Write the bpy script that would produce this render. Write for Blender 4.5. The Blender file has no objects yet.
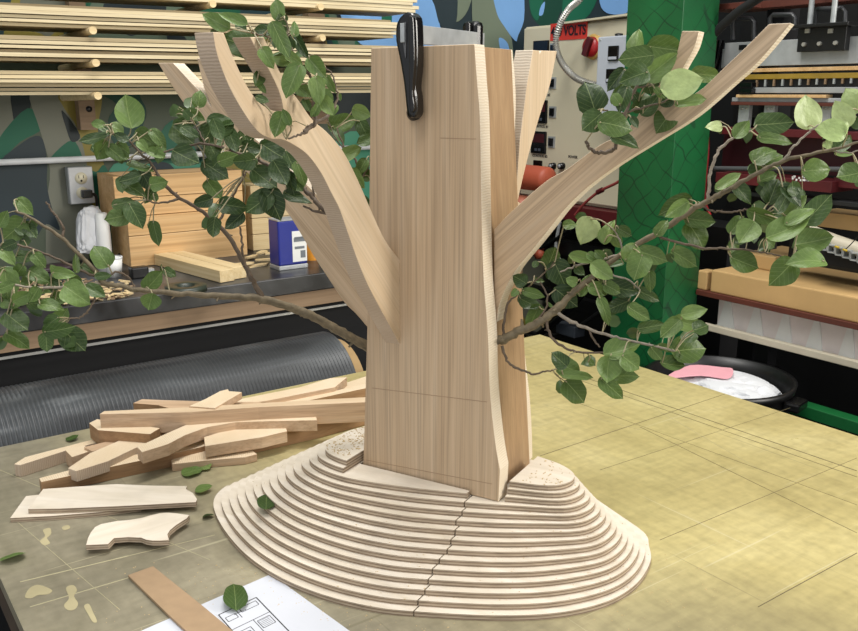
import bpy, bmesh, math, random
from mathutils import Vector, Matrix
random.seed(7)
S = bpy.context.scene
COL = S.collection
# ---------------------------------------------------------------- camera
# world: X runs along the mural wall, Y towards it, Z up; the camera stands at the origin, 1.55 m up
F, HY, CZ = 880.0, 92.0, 1.55
TH = math.atan((315.5 - HY) / F); YAW = math.radians(54.5)
CAM = Vector((0, 0, CZ))
FWH = Vector((math.cos(YAW), math.sin(YAW), 0)); RT = Vector((math.sin(YAW), -math.cos(YAW), 0))
FWD = FWH * math.cos(TH) - Vector((0, 0, math.sin(TH))); UP = FWH * math.sin(TH) + Vector((0, 0, math.cos(TH)))
cd = bpy.data.cameras.new('camera'); cam = bpy.data.objects.new('camera', cd); COL.objects.link(cam)
cd.sensor_width = 36; cd.lens = F * 36 / 858; cd.clip_start = 0.02
cam.matrix_world = Matrix(((RT.x, UP.x, -FWD.x, 0), (RT.y, UP.y, -FWD.y, 0), (RT.z, UP.z, -FWD.z, CZ), (0, 0, 0, 1)))
S.camera = cam
# ---------------------------------------------------------------- light
S.view_settings.view_transform = 'Standard'; S.view_settings.look = 'None'
S.view_settings.gamma = 1; S.view_settings.exposure = 0.1
wd = bpy.data.worlds.new('world'); S.world = wd; wd.use_nodes = True
wd.node_tree.nodes['Background'].inputs[0].default_value = (0.93, 0.96, 1.0, 1)
wd.node_tree.nodes['Background'].inputs[1].default_value = 0.7
def area(name, loc, sx, sy, power, col=(1, 1, 1), aim=None):
    l = bpy.data.lights.new(name, 'AREA'); l.shape = 'RECTANGLE'; l.size = sx; l.size_y = sy; l.energy = power; l.color = col
    o = bpy.data.objects.new(name, l); COL.objects.link(o); o.location = loc
    if aim: o.rotation_euler = (Vector(aim) - Vector(loc)).to_track_quat('-Z', 'Y').to_euler()
    return o
area('ceiling_light', (0.9, 1.3, 3.3), 1.4, 0.4, 44, (1, 0.97, 0.92))
area('ceiling_light', (-0.6, 0.2, 3.3), 1.4, 0.4, 20, (1, 0.97, 0.92))
area('side_light', (2.3, -1.0, 2.2), 0.7, 1.2, 56, (1, 0.95, 0.87), (.7, .95, 1.3))
# ---------------------------------------------------------------- projection helpers
def ray(x, y): return FWD + RT * ((x - 429) / F) - UP * ((y - 315.5) / F)
def pl(x, y, ax, v):
    d = ray(x, y); return CAM + d * ((v - CAM[ax]) / d[ax])
def dep(x, y, d): return CAM + ray(x, y) * d
UU = Vector((.416, -.909, 0)).normalized(); NN = Vector((-.909, -.416, 0)).normalized(); C3 = Vector((.75, .98, 0))
def L(u, n, z): return C3 + UU * u + NN * n + Vector((0, 0, z))
def plp(x, y, P, n):
    d = ray(x, y); return CAM + d * ((P - CAM).dot(n) / d.dot(n))
def onn(x, y, n0): return plp(x, y, L(0, n0, 0), NN)
def onu(x, y, u0): return plp(x, y, L(u0, 0, 0), UU)
# ---------------------------------------------------------------- objects
def tag(o, label=None, cat=None, group=None, kind=None):
    if label: o['label'] = label
    if cat: o['category'] = cat
    if group: o['group'] = group
    if kind: o['kind'] = kind
    return o
def empty(name, loc, label, cat, group=None):
    o = bpy.data.objects.new(name, None); COL.objects.link(o); o.location = loc; o.empty_display_size = .05
    return tag(o, label, cat, group)
def frame(xa, ya):
    x = Vector(xa).normalized(); z = x.cross(Vector(ya)).normalized(); y = z.cross(x)
    return Matrix(((x.x, y.x, z.x), (x.y, y.y, z.y), (x.z, y.z, z.z)))
I3 = Matrix.Identity(3)
class MB:
    def __init__(s): s.v = []; s.f = []; s.m = []; s.sm = []
    def add(s, vs, fs, mi=0, sm=False):
        b = len(s.v); s.v += [Vector(v) for v in vs]
        for i, f in enumerate(fs):
            s.f.append([b + k for k in f]); s.m.append(mi[i] if isinstance(mi, (list, tuple)) else mi); s.sm.append(sm)
        return s
    def box(s, a, b, mi=0):
        x0, y0, z0 = [min(a[i], b[i]) for i in range(3)]; x1, y1, z1 = [max(a[i], b[i]) for i in range(3)]
        return s.add([(x0,y0,z0),(x1,y0,z0),(x1,y1,z0),(x0,y1,z0),(x0,y0,z1),(x1,y0,z1),(x1,y1,z1),(x0,y1,z1)],
              [(0,3,2,1),(4,5,6,7),(0,1,5,4),(1,2,6,5),(2,3,7,6),(3,0,4,7)], mi)
    def obox(s, c, ax, ay, az, mi=0):   # centre and three half-extent vectors
        c = Vector(c); ax = Vector(ax); ay = Vector(ay); az = Vector(az); vs = []
        for k in (-1, 1):
            for (i, j) in ((-1,-1),(1,-1),(1,1),(-1,1)): vs.append(c + ax*i + ay*j + az*k)
        return s.add(vs, [(0,3,2,1),(4,5,6,7),(0,1,5,4),(1,2,6,5),(2,3,7,6),(3,0,4,7)], mi)
    def prism(s, poly, ext, mi=0, side=None):   # polygon of 3D points + extrusion vector
        n = len(poly); ext = Vector(ext); P = [Vector(p) for p in poly]
        nor = Vector((0, 0, 0))
        for i in range(n): nor += P[i].cross(P[(i + 1) % n])
        if nor.dot(ext) > 0: P.reverse()
        vs = P + [p + ext for p in P]
        fs = [tuple(range(n)), tuple(range(2*n-1, n-1, -1))]; side = mi if side is None else side
        ms = [mi, mi]
        for i in range(n):
            j = (i + 1) % n; fs.append((j, i, n + i, n + j)); ms.append(side)
        return s.add(vs, fs, ms)
    def tube(s, pts, rad, seg=10, mi=0, cap=True, sm=True):
        P = [Vector(p) for p in pts]; n = len(P)
        if not isinstance(rad, (list, tuple)): rad = [rad] * n
        ref = None; vs = []; fs = []
        for i in range(n):
            t = (P[min(i+1, n-1)] - P[max(i-1, 0)])
            t = t.normalized() if t.length > 1e-9 else Vector((0, 0, 1))
            if ref is None: ref = t.orthogonal().normalized()
            ref = (ref - t * ref.dot(t)); ref = ref.normalized() if ref.length > 1e-6 else t.orthogonal().normalized()
            b = t.cross(ref)
            for k in range(seg):
                a = 2 * math.pi * k / seg; vs.append(P[i] + (ref * math.cos(a) + b * math.sin(a)) * rad[i])
        for i in range(n - 1):
            for k in range(seg):
                k2 = (k + 1) % seg; fs.append((i*seg+k, i*seg+k2, (i+1)*seg+k2, (i+1)*seg+k))
        s.add(vs, fs, mi, sm)
        if cap:
            s.add(vs[:seg], [tuple(range(seg-1, -1, -1))], mi); s.add(vs[-seg:], [tuple(range(seg))], mi)
        return s
    def lathe(s, c, axis, prof, seg=32, mi=0, sm=True):   # prof: (distance along axis, radius)
        axis = Vector(axis).normalized(); r = axis.orthogonal().normalized(); b = axis.cross(r); c = Vector(c); vs = []; fs = []
        for (h, rr) in prof:
            for k in range(seg):
                a = 2 * math.pi * k / seg; vs.append(c + axis * h + (r * math.cos(a) + b * math.sin(a)) * rr)
        for i in range(len(prof) - 1):
            for k in range(seg):
                k2 = (k + 1) % seg; fs.append((i*seg+k, i*seg+k2, (i+1)*seg+k2, (i+1)*seg+k))
        return s.add(vs, fs, mi, sm)
    def build(s, name, mats, parent=None, fr=None, org=None, bevel=0):
        fr = fr or I3
        if org is None:
            lo = [min(v[i] for v in s.v) for i in range(3)]; hi = [max(v[i] for v in s.v) for i in range(3)]
            org = Vector(((lo[0]+hi[0])/2, (lo[1]+hi[1])/2, lo[2]))
        org = Vector(org); inv = fr.transposed()
        me = bpy.data.meshes.new(name); me.from_pydata([inv @ (v - org) for v in s.v], [], s.f)
        for p, mi, sm in zip(me.polygons, s.m, s.sm): p.material_index = mi; p.use_smooth = sm
        for m in (mats if isinstance(mats, (list, tuple)) else [mats]): me.materials.append(m)
        me.update()
        o = bpy.data.objects.new(name, me); COL.objects.link(o)
        base = Vector((0, 0, 0))
        if parent is not None:
            o.parent = parent; q = parent
            while q is not None: base = base + q.location; q = q.parent   # parents are never rotated
        o.matrix_basis = Matrix.Translation(org - base) @ fr.to_4x4()
        if bevel:
            b = o.modifiers.new('bevel', 'BEVEL'); b.width = bevel; b.segments = 2; b.limit_method = 'ANGLE'
        return o
def spline(pts, n=6, closed=False):
    P = [Vector(p) for p in pts]; m = len(P); out = []
    rng = range(m if closed else m - 1)
    for i in rng:
        g = (lambda k: P[k % m]) if closed else (lambda k: P[max(0, min(m - 1, k))])
        p0, p1, p2, p3 = g(i-1), g(i), g(i+1), g(i+2)
        for k in range(n):
            t = k / n
            out.append(0.5*((2*p1)+(p2-p0)*t+(2*p0-5*p1+4*p2-p3)*t*t+(3*p1-p0-3*p2+p3)*t**3))
    if not closed: out.append(P[-1])
    return out
# ---------------------------------------------------------------- materials
def lin(h):
    h = h.lstrip('#'); c = [int(h[i:i+2], 16)/255 for i in (0, 2, 4)]
    return tuple((x/12.92 if x <= .04045 else ((x+.055)/1.055)**2.4) for x in c) + (1,)
class NT:
    def __init__(s, name):
        s.mat = bpy.data.materials.new(name); s.mat.use_nodes = True; s.t = s.mat.node_tree; s.b = s.t.nodes['Principled BSDF']
    def n(s, ty, **kw):
        nd = s.t.nodes.new(ty)
        for k, v in kw.items():
            if k in nd.inputs: nd.inputs[k].default_value = v
            else: setattr(nd, k, v)
        return nd
    def l(s, a, b): s.t.links.new(a, b)
    def coord(s, scale=(1,1,1), rot=(0,0,0), out='Object'):
        tc = s.n('ShaderNodeTexCoord'); mp = s.n('ShaderNodeMapping'); mp.inputs['Scale'].default_value = scale; mp.inputs['Rotation'].default_value = rot
        s.l(tc.outputs[out], mp.inputs['Vector']); return mp.outputs[0]
    def ramp(s, fac, stops, interp='LINEAR'):
        r = s.n('ShaderNodeValToRGB'); r.color_ramp.interpolation = interp
        e = r.color_ramp.elements
        while len(e) < len(stops): e.new(.5)
        for i, (p, c) in enumerate(stops): e[i].position = p; e[i].color = lin(c) if isinstance(c, str) else (c, c, c, 1)
        s.l(fac, r.inputs[0]); return r.outputs[0]
    def mix(s, fac, a, b, mode='MIX'):
        m = s.n('ShaderNodeMix', data_type='RGBA', blend_type=mode)
        if isinstance(fac, (int, float)): m.inputs[0].default_value = fac
        else: s.l(fac, m.inputs[0])
        for i, x in ((6, a), (7, b)):
            if isinstance(x, str): m.inputs[i].default_value = lin(x)
            else: s.l(x, m.inputs[i])
        return m.outputs[2]
    def math(s, op, a, b=None):
        m = s.n('ShaderNodeMath', operation=op)
        for i, x in ((0, a), (1, b)):
            if x is None: continue
            if isinstance(x, (int, float)): m.inputs[i].default_value = x
            else: s.l(x, m.inputs[i])
        return m.outputs[0]
    def noise(s, vec, scale=5, detail=3, dist=0, rough=.5):
        n = s.n('ShaderNodeTexNoise', Scale=scale, Detail=detail, Distortion=dist, Roughness=rough); s.l(vec, n.inputs['Vector']); return n.outputs[0]
    def bump(s, h, strength=.3, dist=.002):
        b = s.n('ShaderNodeBump', Strength=strength, Distance=dist); s.l(h, b.inputs['Height']); s.l(b.outputs[0], s.b.inputs['Normal'])
    def set(s, col=None, rough=.5, metal=0, spec=.5):
        if col is not None:
            if isinstance(col, str): s.b.inputs['Base Color'].default_value = lin(col)
            else: s.l(col, s.b.inputs['Base Color'])
        if isinstance(rough, (int, float)): s.b.inputs['Roughness'].default_value = rough
        else: s.l(rough, s.b.inputs['Roughness'])
        s.b.inputs['Metallic'].default_value = metal; s.b.inputs['Specular IOR Level'].default_value = spec
        return s.mat
def plain(name, col, rough=.5, metal=0, spec=.5, var=.12, sc=25):
    t = NT(name); n = t.noise(t.coord(), sc, 4)
    r = t.ramp(n, [(.3, 1 - var), (.7, 1.0)]); c = t.mix(1, col, r, 'MULTIPLY')
    return t.set(c, rough, metal, spec)
def wood(name, dark, mid, light, rough=.55, sc=1.0, streak=.5, off=0.0):
    # grain along local X
    t = NT(name); v = t.coord((3*sc, 70*sc, 70*sc)); n = t.noise(v, 1.3, 4, .3)
    v2 = t.coord((1.2*sc, 14*sc, 14*sc), ); n2 = t.noise(v2, 1.2, 2, .6)
    v3 = t.coord((4*sc, 420*sc, 420*sc)); n3 = t.noise(v3, 1.0, 2)
    a = t.ramp(n, [(.28, dark), (.5, mid), (.72, light)])
    b = t.ramp(n2, [(.3, dark), (.55, mid), (.75, light)])
    c = t.mix(.35, a, b); f = t.ramp(n3, [(.32, 1 - .42*streak), (.5, 1.0), (.68, 1 + .22*streak)])
    c = t.mix(1, c, f, 'MULTIPLY'); t.bump(n3, .12, .001)
    return t.set(c, rough, 0, .3)
def sawn(name, dark, mid, light, freq=60):
    # saw-cut edge: faint kerf ticks running across the board
    t = NT(name); w = t.n('ShaderNodeTexWave', wave_type='BANDS', bands_direction='X', Scale=freq, Distortion=2.5, Detail=2.0)
    w.inputs['Detail Scale'].default_value = 1.5; t.l(t.coord(), w.inputs['Vector'])
    n = t.noise(t.coord((1, 1, 1)), 18, 3); a = t.ramp(w.outputs[1], [(.1, dark), (.5, mid), (.9, light)]); b = t.ramp(n, [(.35, mid), (.65, light)])
    t.bump(w.outputs[1], .25, .001)
    return t.set(t.mix(.55, a, b), .6, 0, .25)
M = {}
M['beech'] = wood('beech_face', '#b2987a', '#bca385', '#c7b094', streak=.45)
M['beech_light'] = wood('beech_light_face', '#c0a787', '#cdb697', '#d9c5aa', streak=.2, sc=.7)
M['beech_edge'] = sawn('beech_sawn_edge', '#cfbca1', '#dbcbb2', '#e3d6c1', 90)
M['beech_saw'] = sawn('beech_bandsawn_edge', '#a8937c', '#b5a08a', '#c1ae98', 95)
M['brown_board'] = wood('brown_board', '#96795a', '#a68866', '#b29673', streak=.3)
M['bleached'] = sawn('bleached_saw_face', '#b8a791', '#c6b8a3', '#d2c6b4', 80)
M['scrap'] = wood('scrap_wood', '#a98c6e', '#bda184', '#ccb398', streak=.3)
M['scrap_top'] = sawn('scrap_sawn_top', '#c4ac8c', '#d4bf9f', '#dfceb3', 90)
M['scrap_brown'] = wood('scrap_brown_side', '#86694a', '#997857', '#a98966', streak=.3)
M['pine'] = wood('pine', '#b48d5c', '#cda877', '#dcbd90', streak=.3, sc=.6)
M['pine_pale'] = wood('pale_lumber', '#bfa678', '#d4be92', '#e2d0a9', streak=.2)
M['fascia'] = wood('fir_fascia', '#75604b', '#8b745b', '#9d866c', streak=.2, sc=.5)
M['strip'] = wood('rack_strip', '#b5a482', '#cfc09c', '#dfd3b6', streak=.2)
M['strip_dark'] = wood('rack_strip_old', '#8e7f62', '#a89877', '#bdae8c', streak=.3)
M['black'] = plain('black_paint', '#0d0d0e', .4)
M['black_gloss'] = plain('black_plastic', '#0b0b0c', .22, sc=60)
M['void'] = plain('dark_steel', '#0b0b0d', .7)
M['galv'] = plain('galvanised_steel', '#b4b8b8', .4, .25, sc=45, var=.25)
M['silver'] = plain('aluminium', '#adb0b1', .38, .25, sc=30, var=.2)
M['bright'] = plain('bright_metal', '#b7b6b0', .3, .45)
M['bark'] = plain('bark', '#776a52', .7, sc=120, var=.45)
M['twig'] = plain('twig_bark', '#675746', .65, sc=150, var=.4)
M['twig_pale'] = plain('pale_twig_bark', '#94897a', .65, sc=150, var=.35)
M['white'] = plain('white_plastic', '#e4e5e2', .45, var=.06)
M['cloth'] = plain('white_tissue', '#cfd1d4', .8, var=.08, sc=14)
M['cabinet'] = plain('cream_enamel', '#d3cbb0', .4, var=.06, sc=6)
M['greybox'] = plain('grey_enamel', '#b9bfc9', .4, var=.05)
M['red'] = plain('red_enamel', '#a91e22', .35)
M['redlabel'] = plain('red_label', '#cf3a2c', .5, var=.05)
M['orange'] = plain('orange_rubber', '#b4553a', .5, sc=8)
M['maroon'] = plain('maroon_steel', '#5d1a1f', .45, sc=12, var=.35)
M['maroon2'] = plain('maroon_panel', '#431219', .5, sc=8, var=.3)
M['foam'] = plain('tan_foam', '#c9a56e', .7, sc=10, var=.14)
M['brownred'] = plain('brown_red_board', '#5e2d20', .6, sc=12, var=.25)
M['yellow'] = plain('yellow_strip', '#a0832e', .5, sc=20, var=.3)
M['blue'] = plain('blue_can', '#1f2c86', .3, var=.08)
M['pink'] = plain('pink_plastic', '#e2a4ae', .5, var=.06)
M['greenpaint'] = plain('green_paint', '#12602f', .45, var=.2)
M['concrete'] = plain('concrete_floor', '#3a3a38', .8, sc=6, var=.3)
M['cord'] = plain('black_cord', '#101010', .5)
M['mdf'] = plain('cardboard_brown', '#a68b6c', .75, sc=60, var=.12)
M['paper'] = plain('paper', '#cfd2da', .7, var=.03)
M['ink'] = plain('ink', '#2a2a2e', .7, var=.05)
M['core'] = plain('cardboard_core', '#b99a6c', .75, var=.15)
M['cream'] = plain('cream_tube', '#c8bfa9', .5, var=.15, sc=14)
M['rag'] = plain('greyish_pink_sheet', '#b7a9a6', .6, var=.1, sc=10)
M['yellow_plug'] = plain('yellow_plug', '#c7a92e', .4)
def ply():
    t = NT('plywood_face'); n = t.noise(t.coord((3, 26, 26)), 1.6, 4, .8); s = t.noise(t.coord(), 30, 2)
    c = t.ramp(n, [(.3, '#d3c7b3'), (.55, '#ded3c2'), (.75, '#e6ddcf')]); d = t.ramp(s, [(.25, .93), (.5, 1.0)])
    return t.set(t.mix(1, c, d, 'MULTIPLY'), .6, 0, .25)
M['ply'] = ply()
def plyedge(name, th, n=3.0, z0=0.0):
    t = NT(name); tc = t.n('ShaderNodeTexCoord'); sp = t.n('ShaderNodeSeparateXYZ'); t.l(tc.outputs['Object'], sp.inputs[0])
    f = t.math('FRACT', t.math('MULTIPLY', sp.outputs[2], n / th)); c = t.ramp(f, [(0, '#b3a18a'), (.46, '#c3b39d'), (.54, '#806b58'), (.68, '#776352'), (.78, '#ac9983')])
    nn = t.noise(t.coord((25, 25, 200)), 1.5, 3); d = t.ramp(nn, [(.3, .72), (.6, 1.0)]); 
    return t.set(t.mix(1, c, d, 'MULTIPLY'), .7, 0, .2)
M['plyedge'] = plyedge('plywood_edge', .0085, 2.0)
M['plyedge2'] = plyedge('plywood_scrap_edge', .008, 2.0)
def table_mat():
    t = NT('worn_table_top'); v = t.coord(); tc = t.n('ShaderNodeTexCoord'); sp = t.n('ShaderNodeSeparateXYZ'); t.l(tc.outputs['Object'], sp.inputs[0])
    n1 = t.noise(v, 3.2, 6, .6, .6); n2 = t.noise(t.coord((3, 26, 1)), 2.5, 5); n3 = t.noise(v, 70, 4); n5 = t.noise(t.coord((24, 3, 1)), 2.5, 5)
    dull_tone = t.ramp(n1, [(.3, '#7f7964'), (.5, '#908975'), (.7, '#a29a84')]); reflect_tone = t.ramp(n1, [(.3, '#ab9d69'), (.5, '#bbad77'), (.7, '#c9bc87')])
    # dull grey left; yellow reflection painted into the colour towards the right
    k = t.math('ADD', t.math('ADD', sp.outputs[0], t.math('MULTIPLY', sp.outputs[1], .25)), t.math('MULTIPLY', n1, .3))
    base = t.mix(t.ramp(k, [(.0, 0.0), (1.0, 1.0)]) if False else t.ramp(t.math('MULTIPLY', k, .6), [(.52, 0.0), (.80, 1.0)]), dull_tone, reflect_tone)
    for n_ in (n2, n5): base = t.mix(1, base, t.ramp(n_, [(.33, .9), (.6, 1.02)]), 'MULTIPLY')
    base = t.mix(1, base, t.ramp(n3, [(.3, .86), (.6, 1.0)]), 'MULTIPLY')
    for sc, rot, thr in (((1.2, 90, 1), .05, .70), ((90, 1.2, 1), .12, .71), ((2, 130, 1), .9, .73), ((2, 120, 1), -.5, .73)):
        kk = t.noise(t.coord(sc, (0, 0, rot)), 1.0, 2); m = t.ramp(kk, [(thr, 0.0), (thr + .02, .4)]); base = t.mix(m, base, '#cfc7a6')
    for sc, rot, thr in (((.9, 85, 1), 0, .30), ((85, .9, 1), 0, .29)):
        kk = t.noise(t.coord(sc, (0, 0, rot)), 1.0, 2); m = t.ramp(kk, [(thr - .02, .4), (thr, 0.0)]); base = t.mix(m, base, '#6b654c')
    r = t.ramp(n1, [(.3, .38), (.7, .27)]); t.bump(n3, .06, .001)
    return t.set(base, r, 0, .5)
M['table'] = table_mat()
M['groove'] = plain('pencil_line', '#6a6043', .6)
def leaf_mat(name, a, b, c):
    t = NT(name); tc = t.n('ShaderNodeTexCoord'); sp = t.n('ShaderNodeSeparateXYZ'); t.l(tc.outputs['Object'], sp.inputs[0])
    oi = t.n('ShaderNodeObjectInfo'); base = t.ramp(oi.outputs['Random'], [(0, a), (.5, b), (1, c)])
    n = t.noise(t.coord(), 3.5, 3); base = t.mix(1, base, t.ramp(n, [(.3, .82), (.7, 1.08)]), 'MULTIPLY')
    ax = t.math('ABSOLUTE', sp.outputs[0]); mid = t.ramp(ax, [(0.0, .55), (.018, 0.0)])
    fr = t.math('FRACT', t.math('MULTIPLY', t.math('SUBTRACT', sp.outputs[1], t.math('MULTIPLY', ax, .8)), 6.0))
    vn = t.ramp(t.math('ABSOLUTE', t.math('SUBTRACT', fr, .5)), [(0.0, .22), (.07, 0.0)])
    f = t.math('MAXIMUM', mid, vn); col = t.mix(f, base, '#a9b97a')
    t.bump(n, .2, .01); m = t.set(col, .42, 0, .4)
    out = [x for x in t.t.nodes if x.type == 'OUTPUT_MATERIAL'][0]; tr = t.n('ShaderNodeBsdfTranslucent'); t.l(col, tr.inputs[0])
    mx = t.n('ShaderNodeMixShader'); mx.inputs[0].default_value = .22; t.l(t.b.outputs[0], mx.inputs[1]); t.l(tr.outputs[0], mx.inputs[2]); t.l(mx.outputs[0], out.inputs[0])
    return m
M['leaf'] = leaf_mat('leaf_green', '#3d5426', '#4c632c', '#5a7236')
M['leaf_dark'] = leaf_mat('leaf_dark_green', '#2d4220', '#394f25', '#445c2c')
M['leaf_mid'] = leaf_mat('leaf_mid_green', '#5a733a', '#688143', '#788f50')
M['leaf_light'] = leaf_mat('leaf_pale_green', '#98ad6e', '#abbd7f', '#bbca90')
M['leaf_plain'] = plain('leaf_inner_green', '#465e2b', .45, sc=40, var=.25)
M['petiole'] = plain('leaf_stalk', '#9a9070', .5)
# leaf meshes: local Y = midrib (0 at the stalk, 1 at the tip), width 1
def leaf_mesh(k, mat):
    rnd = random.Random(k); T = [0, .03, .09, .18, .3, .43, .56, .68, .79, .88, .95, 1.0]
    Wd = [0, .22, .39, .475, .5, .49, .455, .395, .30, .175, .055, 0]; X = [-1, -.66, -.33, 0, .33, .66, 1]
    fold = rnd.uniform(.05, .42); curl = rnd.uniform(-.4, .3); tw = rnd.uniform(-.5, .5); wv = rnd.uniform(.015, .05); ph = rnd.uniform(0, 6)
    vs = []; fs = []
    for t, w in zip(T, Wd):
        for x in X:
            xx = x * w * (1 + .05 * math.sin(9 * t + ph)); y = t - (.07 * abs(x) ** 2 * (1 - t) ** 6)
            z = fold * abs(xx) + curl * (t - .3) ** 2 * 1.5 + tw * xx * (t - .3) + wv * math.sin(7 * t + 5 * x + ph) * abs(x)
            vs.append((xx, y, z))
    n = len(X)
    for i in range(len(T) - 1):
        for j in range(n - 1): fs.append((i*n+j, i*n+j+1, (i+1)*n+j+1, (i+1)*n+j))
    me = bpy.data.meshes.new('leaf'); me.from_pydata(vs, [], fs); me.materials.append(mat)
    for p in me.polygons: p.use_smooth = True
    return me
LEAF = {m: [leaf_mesh(k * 7 + i, M[m]) for k in range(6)] for i, m in enumerate(('leaf', 'leaf_dark', 'leaf_mid', 'leaf_light'))}
def place_leaf(P0, P1, w, nrm, mat, parent, name='leaf', flat_=1.0):
    Y = (P1 - P0); ln = Y.length; Y = Y / ln; Z = (nrm - Y * nrm.dot(Y)).normalized(); X = Y.cross(Z)
    o = bpy.data.objects.new(name, random.choice(LEAF[mat])); COL.objects.link(o)
    flat = flat_; mt = Matrix(((X.x, Y.x, Z.x), (X.y, Y.y, Z.y), (X.z, Y.z, Z.z))).to_4x4()
    base = Vector((0, 0, 0))
    if parent is not None: o.parent = parent; base = parent.location
    o.matrix_basis = Matrix.Translation(P0 - base) @ mt @ Matrix.Diagonal((w, ln, (w + ln) / 2 * flat, 1))
    return o
def leaf_verts(P0, P1, w, nrm, me):
    Y = (P1 - P0); ln = Y.length; Y = Y / ln; Z = (nrm - Y * nrm.dot(Y)).normalized(); X = Y.cross(Z)
    return [P0 + X * (v.co.x * w) + Y * (v.co.y * ln) + Z * (v.co.z * (w + ln) / 2) for v in me.vertices], [tuple(p.vertices) for p in me.polygons]
def text_part(body, size, loc, fr, mat, name, parent, ext=.0006, sx=1.0):
    c = bpy.data.curves.new(name, 'FONT'); c.body = body; c.size = size; c.extrude = ext; c.align_x = 'CENTER'; c.align_y = 'CENTER'; c.offset = size * .02
    t = bpy.data.objects.new(name, c); COL.objects.link(t)
    bpy.context.view_layer.update(); me = bpy.data.meshes.new_from_object(t.evaluated_get(bpy.context.evaluated_depsgraph_get()))
    bpy.data.objects.remove(t); me.materials.clear(); me.materials.append(mat)
    o = bpy.data.objects.new(name, me); COL.objects.link(o); o.parent = parent; base = Vector((0, 0, 0)); q = parent
    while q is not None: base = base + q.location; q = q.parent
    o.matrix_basis = Matrix.Translation(Vector(loc) - base) @ fr.to_4x4() @ Matrix.Diagonal((sx, 1, 1, 1))
    return o
FY = frame((1, 0, 0), (0, 0, 1))       # faces -Y (local x = +X, local y = up)
FX = frame((0, -1, 0), (0, 0, 1))      # faces -X (local x = -Y, local y = up)
# ================================================================ SETTING
WY = 2.62; WX = 3.3
def camo():
    t = NT('mural_camouflage'); n = t.noise(t.coord((2.2, 1, 1.1)), 1.5, 1, .8)
    c = t.ramp(n, [(0, '#16252a'), (.40, '#5f6f5c'), (.47, '#125a3e'), (.53, '#1e3b40'), (.6, '#8a7d33'), (.66, '#6d6f60')], 'CONSTANT'); return t.set(c, .6)
M['camo'] = camo()
PAINT = {'grey': '#7d7f70', 'slate': '#26363c', 'green': '#13654a', 'dkgreen': '#0e4435', 'olive': '#8f8136', 'teal': '#4c9a7c', 'sky': '#7fb0e6', 'sage': '#77836f', 'drab': '#505b49', 'dark': '#182629'}
for k, v in PAINT.items(): M['p_' + k] = plain('paint_' + k, v, .55, var=.1, sc=5)
MUR = [ # painted shapes of the mural, traced where they stand on the wall (layer, colour, outline)
 (0, 'drab', [(-60,60),(372,60),(372,320),(-60,320)]),
 (1, 'grey', [(-40,92),(12,92),(18,110),(0,170),(-40,180)]), (1, 'dark', [(12,92),(30,92),(28,120),(18,135),(12,110)]),
 (1, 'green', [(28,108),(42,128),(20,142),(-2,162),(-2,140)]),
 (1, 'grey', [(30,92),(62,92),(84,150),(92,215),(80,300),(50,310),(46,215),(50,170),(40,130)]),
 (1, 'slate', [(-5,172),(18,146),(40,136),(47,160),(47,185),(52,208),(60,230),(46,224),(36,236),(24,222),(8,236),(-5,240)]),
 (1, 'olive', [(60,92),(100,92),(98,130),(104,165),(112,220),(105,260),(96,230),(88,170),(78,130),(64,108)]),
 (2, 'green', [(84,165),(90,178),(98,215),(96,262),(120,280),(128,215),(112,180),(104,165),(96,172)]),
 (1, 'green', [(52,156),(72,140),(82,156),(80,162),(54,162)]),
 (1, 'dark', [(62,110),(80,135),(72,142),(66,128)]),
 (1, 'dkgreen', [(100,92),(142,92),(146,112),(140,138),(124,150),(112,140),(108,120),(116,104)]),
 (1, 'drab', [(142,92),(190,92),(198,130),(190,160),(146,160),(140,138),(147,112)]),
 (2, 'green', [(148,160),(172,120),(196,150),(205,176),(176,178),(158,176)]),
 (2, 'teal', [(114,164),(150,164),(210,164),(235,178),(230,186),(120,190)]),
 (2, 'slate', [(150,164),(170,164),(178,182),(160,184)]),
 (1, 'olive', [(225,165),(250,160),(252,215),(236,225)]), (2, 'teal', [(205,150),(238,145),(232,162),(205,166)]),
 (1, 'drab', [(190,92),(320,92),(320,130),(260,150),(205,146)]), (1, 'dark', [(320,92),(372,92),(372,110),(340,120),(322,108)]),
 (2, 'teal', [(330,150),(372,140),(372,260),(350,240)]),
 (0, 'slate', [(372,-60),(640,-60),(640,160),(372,160)]),
 (1, 'sky', [(356,-20),(424,-20),(434,4),(440,26),(441,50),(372,50),(340,14)]),
 (2, 'green', [(384,0),(391,0),(391,26),(382,26)]),
 (1, 'sage', [(450,-20),(474,-20),(468,10),(456,22),(452,8)]), (1, 'slate', [(424,-20),(454,-20),(456,24),(441,26),(434,4)]),
 (2, 'sage', [(475,-20),(494,-20),(500,18),(512,40),(513,95),(490,60),(475,32),(472,8)]),
 (2, 'sky', [(494,-20),(528,-20),(524,20),(518,42),(504,26),(496,10)]), (3, 'sky', [(499,38),(508,44),(511,66),(502,54)]),
 (2, 'slate', [(528,-20),(560,-20),(560,30),(520,60),(517,40),(524,20)]),
 (3, 'dkgreen', [(535,-20),(570,-20),(560,12),(552,30),(538,24),(530,10)]), (4, 'green', [(530,-20),(546,-20),(540,14),(536,20),(530,8)]), (4, 'sky', [(541,6),(545,2),(543,14),(539,15)]),
 (3, 'green', [(570,-20),(600,-20),(590,14),(566,26),(562,10)]), (3, 'sky', [(602,-20),(630,-20),(630,10),(610,14),(600,4)]),
]
wl = MB(); wl.box((-1.2, WY + .006, 0), (3.3, WY + .1, 3.2), 0)
names = list(PAINT)
for mi_, (lay, colr, pts) in enumerate(sorted(MUR, key=lambda q: q[0])):
    P = [pl(x, y, 1, WY + .0058 - .00013 * (mi_ + 1)) for x, y in pts]
    if lay: P = spline(P, 4, True)
    wl.prism(P, (0, .0001, 0), 1 + names.index(colr))
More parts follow.
